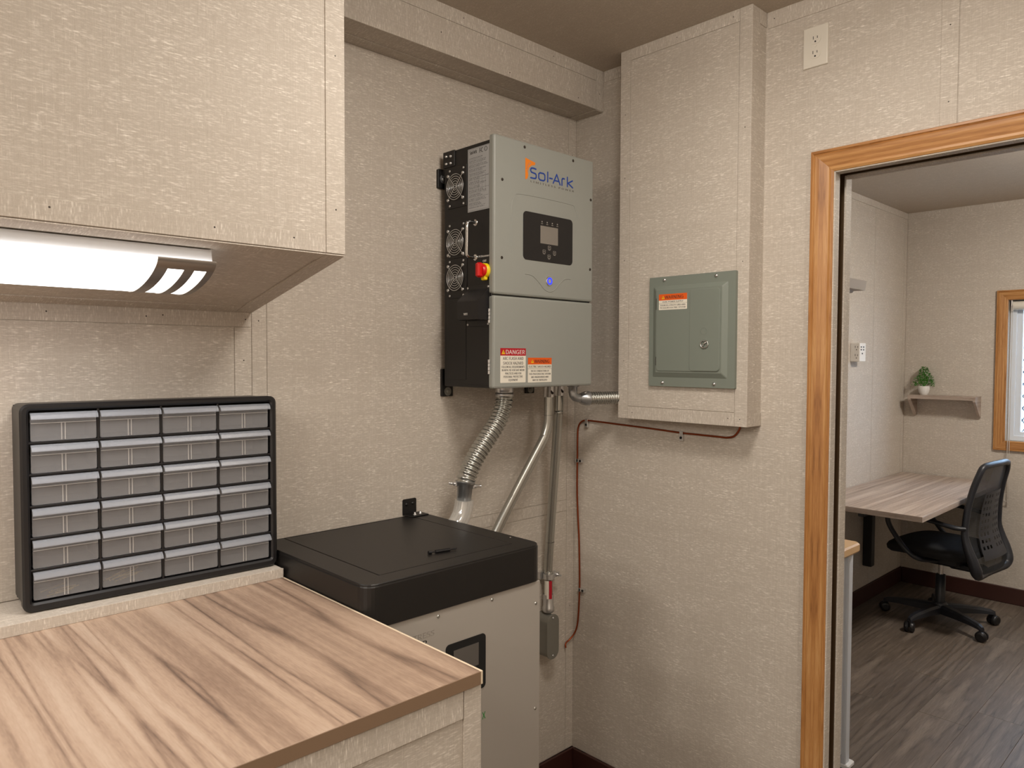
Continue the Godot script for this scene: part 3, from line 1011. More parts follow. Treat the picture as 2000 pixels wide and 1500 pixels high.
func build_inverter() -> void:
	var base: Vector3 = Vector3(-0.405, 1.422, 0.0)
	var t: Node3D = thing("solar_inverter", "large grey-fronted solar inverter with black sides mounted on the wall", "inverter", base)
	var st: SurfaceTool = mb()
	box(st, Vector3(-0.613, 1.424, 0.028), Vector3(-0.198, 2.106, 0.236), 0.002)
	part("housing", st, M.black_metal, t)
	st = mb()
	plate(st, -0.6145, 1.6840, -0.1945, 2.1195, 0.007, 0.228, 0.2455, "z", 0.006)
	var up: MeshInstance3D = part("upper_cover", st, M.grey_cover, t)
	st = mb()
	plate(st, -0.6145, 1.4230, -0.1945, 1.6805, 0.007, 0.228, 0.2455, "z", 0.006)
	var low: MeshInstance3D = part("lower_cover", st, M.grey_cover, t)
	var Z: float = 0.2455
	for p in [[-0.497, 2.104], [-0.291, 2.104], [-0.583, 1.999], [-0.208, 1.999], [-0.584, 1.785], [-0.209, 1.784]]:
		st = mb()
		disc(st, Vector3(p[0], p[1], Z - 0.0005), Vector3(0, 0, 1), [[0, 0.0045], [0.0014, 0.0042], [0.0018, 0.002]], 12)
		part("screw", st, M.dark_screw, up)
	# pressed relief lines
	st = mb()
	sweep(st, curve([Vector3(-0.548, 1.80, Z), Vector3(-0.547, 1.925, Z), Vector3(-0.535, 1.958, Z), Vector3(-0.505, 1.9705, Z), Vector3(-0.311, 1.9715, Z), Vector3(-0.282, 1.962, Z), Vector3(-0.268, 1.93, Z)], 6), 0.0011, 6)
	part("relief_line", st, M.grey_cover, up)
	st = mb()
	sweep(st, curve([Vector3(-0.493, 1.747, Z), Vector3(-0.465, 1.745, Z), Vector3(-0.437, 1.728, Z), Vector3(-0.415, 1.710, Z), Vector3(-0.393, 1.703, Z), Vector3(-0.370, 1.710, Z), Vector3(-0.348, 1.730, Z), Vector3(-0.325, 1.745, Z), Vector3(-0.299, 1.747, Z)], 6), 0.0014, 6)
	part("relief_line", st, M.grey_cover, up)
	# logo
	st = mb()
	var o: Array = [Vector2(-0.494, 2.075), Vector2(-0.4535, 2.0675), Vector2(-0.456, 2.0605), Vector2(-0.468, 2.058), Vector2(-0.479, 2.050), Vector2(-0.4835, 2.038), Vector2(-0.4825, 2.026), Vector2(-0.487, 2.0165), Vector2(-0.494, 2.0150)]
	var c: Vector2 = Vector2(-0.488, 2.062)
	for i in o.size():
		var a: Vector2 = o[i]
		var b: Vector2 = o[(i + 1) % o.size()]
		var L: Array = [c, a, b]
		loft(st, [lift(L, Z - 0.0002, "z"), lift(L, Z + 0.0005, "z")])
	var sun: MeshInstance3D = part("logo_sun", st, M.print_orange, up)
	st = mb()
	for k in 9:      # pale rays cut into the sun shape
		var an: float = lerpf(PI * 0.62, PI * 1.12, k / 8.0)
		var p0: Vector2 = Vector2(-0.466, 2.045)
		var dv: Vector2 = Vector2(cos(an), sin(an))
		var n2: Vector2 = Vector2(-dv.y, dv.x)
		var q: Array = [p0 + dv * 0.0175 + n2 * 0.0007, p0 + dv * 0.0175 - n2 * 0.0007, p0 + dv * 0.025]
		loft(st, [lift(q, Z + 0.0003, "z"), lift(q, Z + 0.0008, "z")])
	part("logo_ray", st, M.grey_cover, sun)
	var ls: Dictionary = letter_strokes()
	var x0: float = -0.4725
	for e in [["S", -0.4725, 0.0225], ["o", -0.4395, 0.0255], ["l", -0.4020, 0.01], ["-", -0.3940, 0.0115], ["A", -0.3785, 0.0300], ["r", -0.3405, 0.0120], ["k", -0.3165, 0.0240]]:
		st = mb()
		for s in ls[e[0]]:
			var pts: Array = []
			for q in s: pts.append(Vector2(e[1] + q.x * e[2], 2.0225 + q.y * 0.0205))
			ribbon(st, pts, 0.0042, Z - 0.0002, Z + 0.0006)
		part("logo_letter", st, M.print_blue, up)
	words("L I M I T L E S S   P O W E R", 0.0052, Vector3(-0.380, 2.0125, Z + 0.0002), M.print_grey, up, 0.186, 0.0, "lettering")
	# control panel
	st = mb()
	plate(st, -0.502, 1.7885, -0.2925, 1.9255, 0.013, Z - 0.001, Z + 0.0015, "z", 0.0006)
	var cp: MeshInstance3D = part("control_panel", st, M.black_plastic, t)
	st = mb()
	box(st, Vector3(-0.433, 1.841, Z + 0.001), Vector3(-0.3585, 1.892, Z + 0.0021))
	part("display", st, M.screen_grey, cp)
	for p in [[-0.395, 1.831], [-0.417, 1.818], [-0.373, 1.818], [-0.396, 1.805]]:
		st = mb()
		ring(st, rrect(p[0] - .0058, p[1] - .0048, p[0] + .0058, p[1] + .0056, 0.0015, 2), rrect(p[0] - .0049, p[1] - .0039, p[0] + .0049, p[1] + .0047, 0.001, 2), Z + 0.001, Z + 0.0020, "z")
		box(st, Vector3(p[0] - 0.0014, p[1] - 0.001, Z + .001), Vector3(p[0] + 0.0014, p[1] + 0.002, Z + .002))
		box(st, Vector3(p[0] - 0.004, p[1] - 0.0072, Z + .001), Vector3(p[0] + 0.004, p[1] - 0.0060, Z + .002))
		part("button", st, M.print_pale, cp)
	for k in 4:
		st = mb()
		var x: float = -0.4265 + 0.0218 * k
		disc(st, Vector3(x, 1.9035, Z + 0.001), Vector3(0, 0, 1), [[0, 0.0022], [0.001, 0.0022]], 10)
		box(st, Vector3(x - 0.0035, 1.8970, Z + .001), Vector3(x + 0.0035, 1.8986, Z + .002))
		part("indicator", st, M.print_pale, cp)
	st = mb()
	disc(st, Vector3(-0.394, 1.734, Z - 0.001), Vector3(0, 0, 1), [[0, 0.0140], [0.003, 0.0140], [0.0042, 0.0128]], 24)
	var pb: MeshInstance3D = part("power_button", st, M.chrome, t)
	st = mb()
	closed_loft(st, [lift(circle2(-0.394, 1.734, 0.0110, 24), Z + 0.0030, "z"), lift(circle2(-0.394, 1.734, 0.0110, 24), Z + 0.0037, "z"), lift(circle2(-0.394, 1.734, 0.0060, 24), Z + 0.0037, "z"), lift(circle2(-0.394, 1.734, 0.0060, 24), Z + 0.0030, "z")])
	part("light_ring", st, M.button_glow, pb)
	# stickers
	st = mb()
	plate(st, -0.5885, 1.4385, -0.4895, 1.5355, 0.002, Z - 0.0003, Z + 0.0004, "z")
	var dl: MeshInstance3D = part("danger_label", st, M.sticker, t)
	st = mb()
	box(st, Vector3(-0.5885, 1.5145, Z), Vector3(-0.4895, 1.5355, Z + 0.0006))
	part("label_header", st, M.danger_red, dl)
	hazard(dl, -0.5775, 1.5185, 0.0125, Z + 0.0004, "z", 0.0005)
	words("DANGER", 0.0118, Vector3(-0.5315, 1.5245, Z + 0.0008), M.print_white, dl, 0.074)
	var y: float = 1.5065
	for e in [["ARC FLASH AND", 0.0085, 0.080, 0.0132], ["SHOCK HAZARD", 0.0085, 0.078, 0.0105], ["FOLLOW ALL REQUIREMENTS", 0.0058, 0.089, 0.0092], ["IN NFPA 70E FOR SAFE WORK", 0.0058, 0.089, 0.0092], ["PRACTICES AND FOR", 0.0058, 0.063, 0.0092], ["PERSONAL PROTECTIVE", 0.0058, 0.074, 0.0092], ["EQUIPMENT", 0.0058, 0.036, 0.0092]]:
		words(e[0], e[1], Vector3(-0.539, y, Z + 0.0005), M.print_black, dl, e[2])
		y -= e[3]
	st = mb()
	plate(st, -0.4805, 1.4375, -0.3815, 1.5090, 0.002, Z - 0.0003, Z + 0.0004, "z")
	var wl: MeshInstance3D = part("warning_label", st, M.sticker, t)
	st = mb()
	box(st, Vector3(-0.4805, 1.4895, Z), Vector3(-0.3815, 1.5090, Z + 0.0006))
	part("label_header", st, M.warning_orange, wl)
	st = mb()
	box(st, Vector3(-0.4805, 1.4766, Z), Vector3(-0.3815, 1.4774, Z + 0.0006))
	part("label_rule", st, M.print_grey, wl)
	hazard(wl, -0.4625, 1.4940, 0.0098, Z + 0.0004, "z", 0.0005)
	words("WARNING", 0.0096, Vector3(-0.4230, 1.4985, Z + 0.0008), M.print_black, wl, 0.063)
	words("ELECTRIC SHOCK HAZARD", 0.0062, Vector3(-0.4310, 1.4832, Z + 0.0005), M.print_black, wl, 0.092)
	y = 1.4705
	for e in [["THE DC CONDUCTORS OF", 0.076], ["THIS PHOTOVOLTAIC SYSTEM", 0.090], ["ARE UNGROUNDED AND", 0.073], ["MAY BE ENERGIZED", 0.060]]:
		words(e[0], 0.0050, Vector3(-0.431, y, Z + 0.0005), M.print_black, wl, e[1])
		y -= 0.0088
	# hinges of the lower cover
	for hy in [[1.604, 1.644], [1.463, 1.504]]:
		st = mb()
		for k in 4:
			var a0: float = lerpf(hy[0], hy[1], k / 4.0)
			disc(st, Vector3(-0.6165, a0, 0.2300), Vector3.UP, [[0.0006, 0.0036], [(hy[1] - hy[0]) / 4.0 - 0.0006, 0.0036]], 10)
		part("hinge", st, M.steel, t)
	# ---- left side, faces -x ----
	var X: float = -0.613
	st = mb()
	plate(st, 0.026, 2.0615, 0.078, 2.1075, 0.002, X + .001, X - 0.003, "x", 0.0008)
	var mp: MeshInstance3D = part("mounting_plate", st, M.black_metal, t)
	for p in [[0.042, 2.093], [0.062, 2.091], [0.042, 2.072], [0.062, 2.071]]:
		st = mb()
		disc(st, Vector3(X - 0.003, p[1], p[0]), Vector3(-1, 0, 0), [[0, 0.0042], [0.0015, 0.0042], [0.004, 0.0026], [0.005, 0.0015]], 10)
		part("screw", st, M.steel, mp)
	for e in [[2.000, 1.940, 2.057], [1.841, 1.7955, 1.899], [1.739, 1.680, 1.7945]]:
		st = mb()
		plate(st, 0.046, e[1], 0.1315, e[2], 0.001, X + .001, X - 0.002, "x", 0.0006)
		var fp: MeshInstance3D = part("fan_module", st, M.black_metal, t)
		var cy: float = e[0]
		var cz: float = 0.083
		st = mb()
		disc(st, Vector3(X - 0.0018, cy, cz), Vector3(-1, 0, 0), [[0, 0.014], [0.0022, 0.0135]], 20)
		for k in 7:
			var b0: float = TAU * k / 7.0
			var q: Array = []
			for w in [[0.013, 0.0], [0.035, 0.25], [0.035, 0.80], [0.013, 0.62]]: q.append(Vector2(cz + w[0] * cos(b0 + w[1]), cy + w[0] * sin(b0 + w[1])))
			loft(st, [lift(q, X - 0.0016, "x"), lift(q, X - 0.0030, "x")])
		part("fan_rotor", st, M.black_plastic, fp)
		st = mb()
		for r in [0.0365, 0.0300, 0.0232, 0.0165, 0.0098, 0.0045]:
			var pts: Array = []
			for k in 33: pts.append(Vector3(X - 0.0055, cy + r * sin(TAU * k / 32.0), cz + r * cos(TAU * k / 32.0)))
			sweep(st, pts, 0.0011, 6)
		for k in 4:
			var an: float = PI / 4 + PI / 2 * k
			sweep(st, [Vector3(X - 0.0045, cy + 0.004 * sin(an), cz + 0.004 * cos(an)), Vector3(X - 0.0045, cy + 0.048 * sin(an), cz + 0.046 * cos(an))], 0.0010, 6)
			disc(st, Vector3(X - 0.002, cy + 0.049 * sin(an), cz + 0.047 * cos(an)), Vector3(-1, 0, 0), [[0, 0.0045], [0.003, 0.0045], [0.004, 0.003]], 10)
		part("guard", st, M.steel, fp)
		for p in [[0.056, e[1] + 0.008], [0.118, e[1] + 0.008], [0.056, e[2] - 0.008], [0.118, e[2] - 0.008]]:
			st = mb()
			disc(st, Vector3(X - 0.0018, p[1], p[0]), Vector3(-1, 0, 0), [[0, 0.0034], [0.0012, 0.0034], [0.002, 0.002]], 10)
			part("screw", st, M.steel, fp)
	st = mb()
	box(st, Vector3(X + .001, 1.919, 0.1355), Vector3(X - 0.0008, 2.095, 0.2275))
	var rl: MeshInstance3D = part("rating_label", st, M.rating_print, t)
	var rm: StandardMaterial3D = M.rating_print
	rm.uv1_triplanar = true; rm.uv1_world_triplanar = true
	rm.uv1_scale = Vector3(1.0 / 0.092, 1.0 / 0.176, 1.0 / 0.092)
	rm.uv1_offset = Vector3(0, -2.095 / 0.176, -0.2275 / 0.092)
	words("Sol-Ark", 0.0095, Vector3(X - 0.0010, 2.0835, 0.1590), M.print_black, rl, 0.030, -PI / 2)
	words("FC", 0.0125, Vector3(X - 0.0010, 2.0835, 0.1925), M.print_black, rl, 0.014, -PI / 2)
	st = mb()
	closed_loft(st, [lift(circle2(0.212, 2.084, 0.0062, 16), X, "x"), lift(circle2(0.212, 2.084, 0.0062, 16), X - 0.0012, "x"), lift(circle2(0.212, 2.084, 0.0051, 16), X - 0.0012, "x"), lift(circle2(0.212, 2.084, 0.0051, 16), X, "x")])
	part("test_mark", st, M.print_black, rl)
	st = mb()
	var hx: float = X - 0.030
	sweep(st, curve([Vector3(X, 1.887, 0.168), Vector3(X - 0.018, 1.887, 0.168), Vector3(hx + 0.004, 1.8845, 0.168), Vector3(hx, 1.878, 0.168), Vector3(hx, 1.840, 0.167), Vector3(hx, 1.800, 0.166), Vector3(hx + 0.004, 1.7925, 0.166), Vector3(X - 0.018, 1.790, 0.166), Vector3(X, 1.790, 0.166)], 5), 0.0046, 12)
	for hy in [1.887, 1.790]:
		disc(st, Vector3(X + 0.0005, hy, 0.167), Vector3(-1, 0, 0), [[0, 0.0095], [0.002, 0.0092], [0.003, 0.006]], 16)
	part("handle", st, M.chrome, t)
	st = mb()
	disc(st, Vector3(X + 0.0005, 1.749, 0.212), Vector3(-1, 0, 0), [[0, 0.0205], [0.010, 0.0205], [0.012, 0.019]], 24)
	box(st, Vector3(X - 0.001, 1.722, 0.204), Vector3(X - 0.012, 1.735, 0.222), 0.002)
	var sw: MeshInstance3D = part("disconnect_switch", st, M.switch_yellow, t)
	st = mb()
	disc(st, Vector3(X - 0.0115, 1.749, 0.212), Vector3(-1, 0, 0), [[0, 0.0175], [0.006, 0.0170], [0.010, 0.014]], 24)
	box(st, Vector3(X - 0.012, 1.729, 0.204), Vector3(X - 0.034, 1.7695, 0.220), 0.004)
	part("knob", st, M.switch_red, sw)
	words("PV Disconnect", 0.0052, Vector3(X - 0.0002, 1.7905, 0.2040), M.print_white, t, 0.046, -PI / 2, "lettering", true)
	words("OFF", 0.0065, Vector3(X - 0.0002, 1.7765, 0.207), M.print_white, t, 0.015, -PI / 2, "lettering", true)
	words("ON", 0.0058, Vector3(X - 0.0002, 1.7520, 0.2330), M.print_white, t, 0.009, -PI / 2, "lettering", true)
	st = mb()      # cover of the radio socket, a wedge with a sloping top
	var A: Array = []
	var B: Array = []
	for p in [[0.0, 1.612], [-0.040, 1.614], [-0.042, 1.617], [-0.042, 1.664], [-0.040, 1.668], [0.0, 1.702]]:
		A.append(Vector3(X + 0.001 + p[0], p[1], 0.137)); B.append(Vector3(X + 0.001 + p[0], p[1], 0.2265))
	loft(st, [A, B])
	plate(st, 0.1315, 1.597, 0.2285, 1.710, 0.002, X + 0.001, X - 0.0015, "x", 0.0006)
	var wf: MeshInstance3D = part("radio_cover", st, M.black_plastic, t)
	words("WIFI", 0.0062, Vector3(X - 0.0411, 1.6290, 0.174), M.print_white, wf, 0.016, -PI / 2)
	for p in [[0.137, 1.705], [0.2235, 1.705], [0.137, 1.602], [0.2235, 1.602]]:
		st = mb()
		disc(st, Vector3(X - 0.0012, p[1], p[0]), Vector3(-1, 0, 0), [[0, 0.0034], [0.0012, 0.0034], [0.002, 0.002]], 10)
		part("screw", st, M.steel, wf)
	st = mb()
	plate(st, 0.0445, 1.445, 0.1285, 1.678, 0.001, X + .001, X - 0.0015, "x", 0.0005)
	part("side_panel", st, M.black_metal, t)
	st = mb()
	plate(st, 0.1300, 1.432, 0.2265, 1.596, 0.001, X + .001, X - 0.0012, "x", 0.0005)
	part("side_panel", st, M.black_metal, t)
	# ears that hold it to the wall
	for e in [[-0.622, 2.008, -0.545, 2.064, -0.603, 2.036], [-0.6075, 1.392, -0.5660, 1.475, -0.5865, 1.407], [-0.253, 1.390, -0.215, 1.450, -0.234, 1.404]]:
		st = mb()
		plate(st, e[0], e[1], e[2], e[3], 0.003, 0.0005, 0.011, "z", 0.001)
		box(st, Vector3(e[0] + 0.012, maxf(e[1] + .03, 1.424), 0.009), Vector3(e[2] - .002, e[3] - .004, 0.030))
		var ear: MeshInstance3D = part("mounting_ear", st, M.black_metal, t)
		st = mb()
		disc(st, Vector3(e[4], e[5], 0.011), Vector3(0, 0, 1), [[0, 0.013], [0.0018, 0.0128], [0.0018, 0.007], [0.005, 0.006], [0.006, 0.004]], 18, -1)
		part("bolt", st, M.die_cast if e[1] > 1.9 else M.conduit_body, ear)

func build_conduits() -> void:
	# wide flexible conduit from the inverter to the battery
	var t: Node3D = thing("flexible_conduit", "wide ribbed metal conduit curving from the inverter down to the battery", "conduit", Vector3(-0.55, 1.02, 0.14))
	var st: SurfaceTool = mb()
	var top: Vector3 = Vector3(-0.474, 1.4235, 0.14)
	disc(st, top, Vector3.DOWN, [[0.0, 0.0275], [0.016, 0.0275], [0.017, 0.0262], [0.019, 0.0262], [0.020, 0.0275], [0.031, 0.0275], [0.032, 0.026]], 24)
	part("top_connector", st, M.steel, t)
	st = mb()
	corrugated(st, curve([Vector3(-0.474, 1.393, 0.14), Vector3(-0.479, 1.362, 0.14), Vector3(-0.503, 1.318, 0.14), Vector3(-0.545, 1.270, 0.14), Vector3(-0.590, 1.218, 0.14), Vector3(-0.6175, 1.172, 0.14), Vector3(-0.625, 1.150, 0.14)], 8), 0.0285, 0.0128, 0.0055, 24)
	part("ribbed_hose", st, M.galvanised, t)
	st = mb()
	disc(st, Vector3(-0.6255, 1.156, 0.14), Vector3(-0.10, -1, 0).normalized(), [[0.0, 0.0285], [0.004, 0.0285], [0.005, 0.0265], [0.010, 0.0265], [0.011, 0.0225], [0.054, 0.0205], [0.057, 0.018]], 20)
	var clamp_: MeshInstance3D = part("clamp_connector", st, M.die_cast, t)
	for e in [[Vector3(-0.604, 1.140, 0.152), Vector3(0.75, 0.05, 0.6)], [Vector3(-0.649, 1.150, 0.130), Vector3(-0.75, 0.1, -0.5)]]:
		st = mb()
		var ax: Vector3 = e[1].normalized()
		box(st, e[0] - Vector3(0.006, 0.007, 0.005), e[0] + Vector3(0.006, 0.007, 0.005), 0.002)
		disc(st, e[0], ax, [[0.0, 0.0055], [0.010, 0.0055], [0.0105, 0.0035], [0.022, 0.0035]], 10)
		part("clamp_screw", st, M.steel, clamp_)
	st = mb()
	sweep(st, curve([Vector3(-0.630, 1.103, 0.14), Vector3(-0.632, 1.085, 0.14), Vector3(-0.640, 1.060, 0.14), Vector3(-0.657, 1.038, 0.14), Vector3(-0.678, 1.026, 0.14)], 6), 0.0270, 20)
	part("clear_sleeve", st, M.clear_tube, t)
	st = mb()
	sweep(st, curve([Vector3(-0.628, 1.110, 0.14), Vector3(-0.631, 1.085, 0.14), Vector3(-0.639, 1.061, 0.14), Vector3(-0.655, 1.040, 0.14), Vector3(-0.676, 1.027, 0.14)], 6), 0.0185, 18)
	part("elbow", st, M.chrome, t)
	# two rigid pipes
	t = thing("bent_steel_pipe", "steel conduit pipe bent towards the battery below the inverter", "conduit", Vector3(-0.40, 0.90, 0.09))
	st = mb()
	var p0: Vector3 = Vector3(-0.281, 1.4235, 0.14)
	disc(st, p0, Vector3.DOWN, [[0, 0.0185], [0.003, 0.0185], [0.0035, 0.0172], [0.038, 0.0172], [0.039, 0.016]], 20)
	var cn: MeshInstance3D = part("connector", st, M.chrome, t)
	st = mb()
	disc(st, p0 + Vector3(-0.002, -0.026, 0.0165), Vector3(-0.1, 0, 1).normalized(), [[0, 0.004], [0.003, 0.004], [0.0035, 0.002]], 10)
	part("set_screw", st, M.dark_screw, cn)
	st = mb()
	sweep(st, curve([p0 - Vector3(0, 0.03, 0), p0 - Vector3(0, 0.10, 0), p0 + Vector3(-0.002, -0.130, -0.002), p0 + Vector3(-0.010, -0.160, -0.006), p0 + Vector3(-0.024, -0.190, -0.012), Vector3(-0.430, 0.984, 0.07), Vector3(-0.560, 0.740, 0.045), Vector3(-0.60, 0.66, 0.035)], 8), 0.0150, 18)
	part("pipe", st, M.galvanised, t)
	st = mb()
	for q in [p0 + Vector3(0, -0.0965, 0)]: disc(st, q, Vector3.UP, [[0, 0.0152], [0.0008, 0.0152]], 18)
	part("scored_line", st, M.dark_screw, t)
	t = thing("straight_steel_pipe", "nearly straight steel conduit pipe running from the inverter down to a wall fitting", "conduit", Vector3(-0.165, 0.64, 0.035))
	st = mb()
	var p1: Vector3 = Vector3(-0.214, 1.4235, 0.122)
	disc(st, p1, Vector3.DOWN, [[0, 0.0185], [0.003, 0.0185], [0.0035, 0.0172], [0.036, 0.0172], [0.037, 0.016]], 20)
	cn = part("connector", st, M.chrome, t)
	st = mb()
	disc(st, p1 + Vector3(-0.002, -0.024, 0.0165), Vector3(0.2, 0, 1).normalized(), [[0, 0.004], [0.003, 0.004], [0.0035, 0.002]], 10)
	part("set_screw", st, M.dark_screw, cn)
	st = mb()
	var low: Vector3 = Vector3(-0.1655, 0.640, 0.034)
	sweep(st, curve([p1 - Vector3(0, 0.03, 0), p1 + Vector3(0.001, -0.09, -0.002), p1 + Vector3(0.004, -0.13, -0.008), low + Vector3(-0.003, 0.20, 0.004), low + Vector3(0, 0.12, 0), low], 8), 0.0150, 18)
	part("pipe", st, M.galvanised, t)
	st = mb()
	for q in [p1 + Vector3(0.001, -0.0965, -0.002), Vector3(-0.1722, 0.885, 0.0465)]: disc(st, q, Vector3.UP, [[0, 0.0153], [0.0008, 0.0153]], 18)
	part("scored_line", st, M.dark_screw, t)
	st = mb()
	disc(st, low + Vector3(0, 0.062, 0), Vector3.DOWN, [[0, 0.0178], [0.040, 0.0178], [0.044, 0.0205], [0.058, 0.0205], [0.06, 0.018]], 20)
	part("compression_nut", st, M.steel, t)
	for e in [[-1.2, 0.0, M.sticker], [0.02, 0.75, M.danger_red]]:
		st = mb()
		var L: Array = []
		for yy in [0.690, 0.752]:
			var R: Array = []
			for k in 7:
				var be: float = lerpf(e[0], e[1], k / 6.0)
				var dv: Vector3 = Vector3(-0.72, 0, 0.69) * cos(be) + Vector3(0.69, 0, 0.72) * sin(be)
				R.append(Vector3(low.x - 0.001, yy, low.z + 0.003) + dv * 0.0158)
			L.append(R)
		for k in 6: quad(L[0][k], L[0][k + 1], L[1][k + 1], L[1][k])
		flush(st, false)
		part("sticker", st, e[2], t)
	# conduit body at the foot of the pipe
	t = thing("conduit_body", "grey cast conduit fitting with an oval cover low on the wall", "conduit fitting", Vector3(-0.17, 0.487, 0.0))
	st = mb()
	var o: Array = rrect(-0.197, 0.488, -0.143, 0.637, 0.0265, 8)
	loft(st, [lift(o, 0.001, "z"), lift(o, 0.058, "z")])
	part("body", st, M.conduit_body, t)
	st = mb()
	plate(st, -0.1995, 0.4855, -0.1405, 0.6395, 0.0290, 0.058, 0.0615, "z", 0.001, 8)
	var cov: MeshInstance3D = part("cover", st, M.conduit_body, t)
	for yy in [0.498, 0.627]:
		st = mb()
		disc(st, Vector3(-0.17, yy, 0.0612), Vector3(0, 0, 1), [[0, 0.0042], [0.0015, 0.0042], [0.0025, 0.002]], 12)
		part("screw", st, M.steel, cov)
	t = thing("pipe_strap", "metal strap clamping the straight pipe to the wall", "strap", Vector3(-0.165, 0.765, 0.0))
	st = mb()
	var pts: Array = []
	for k in 13:
		var an: float = -0.3 * PI + 1.6 * PI * k / 12.0
		pts.append(Vector3(-0.1665 + 0.0175 * cos(an), 0.765, 0.0355 + 0.0175 * sin(an)))
	sweep(st, pts, 0.010, 8, -1, true, 1.0, Vector3.UP)
	st = mb()
	for k in range(12):
		var a: Vector3 = pts[k]
		var b: Vector3 = pts[k + 1]
		var ca: Vector3 = Vector3(-0.1665, 0.765, 0.0355)
		var L: Array = []
		for q in [a, b]:
			var w: Vector3 = (q - ca).normalized() * 0.0022
			L.append([q - w + Vector3(0, -0.009, 0), q + w + Vector3(0, -0.009, 0), q + w + Vector3(0, 0.009, 0), q - w + Vector3(0, 0.009, 0)])
		loft(st, L)
	box(st, Vector3(-0.150, 0.757, 0.024), Vector3(-0.120, 0.773, 0.0275), 0.0006)
	box(st, Vector3(-0.150, 0.757, 0.040), Vector3(-0.120, 0.773, 0.0435), 0.0006)
	box(st, Vector3(-0.190, 0.752, 0.0005), Vector3(-0.142, 0.778, 0.018), 0.001)
	part("band", st, M.steel, t)
	st = mb()
	disc(st, Vector3(-0.134, 0.765, 0.018), Vector3(0, 0, 1), [[0, 0.003], [0.025, 0.003], [0.0255, 0.0062], [0.030, 0.0062], [0.031, 0.003], [0.046, 0.003]], 10)
	part("bolt", st, M.steel, t)
	# short flexible conduit from the inverter into the chase
	t = thing("short_flexible_conduit", "short ribbed metal conduit between the inverter and the panel chase", "conduit", Vector3(-0.15, 1.378, 0.20))
	st = mb()
	var e0: Vector3 = Vector3(-0.2135, 1.4235, 0.182)
	disc(st, e0, Vector3.DOWN, [[0, 0.019], [0.006, 0.019], [0.007, 0.0145], [0.026, 0.0145]], 18)
	sweep(st, curve([e0 + Vector3(0, -0.024, 0), e0 + Vector3(0.002, -0.034, 0.002), e0 + Vector3(0.010, -0.042, 0.006), e0 + Vector3(0.022, -0.0440, 0.0125), e0 + Vector3(0.034, -0.0440, 0.0180)], 5), 0.0140, 16)
	sweep(st, [e0 + Vector3(0.022, -0.044, 0.0115), e0 + Vector3(0.036, -0.0440, 0.0190), e0 + Vector3(0.050, -0.0440, 0.0268)], [0.0165, 0.0228, 0.0228], 20)
	part("elbow_connector", st, M.die_cast, t)
	st = mb()
	corrugated(st, [Vector3(-0.178, 1.3795, 0.2010), Vector3(-0.109, 1.3800, 0.2335), Vector3(-0.047, 1.3805, 0.2630)], 0.0212, 0.0078, 0.0035, 20)
	part("ribbed_hose", st, M.galvanised, t)
	for e in [Vector3(-0.182, 1.3975, 0.208), Vector3(-0.178, 1.370, 0.216)]:
		st = mb()
		disc(st, e, Vector3(-0.3, 0.1, 1).normalized(), [[0, 0.005], [0.004, 0.005], [0.005, 0.003]], 10)
		part("clamp_screw", st, M.steel, t)

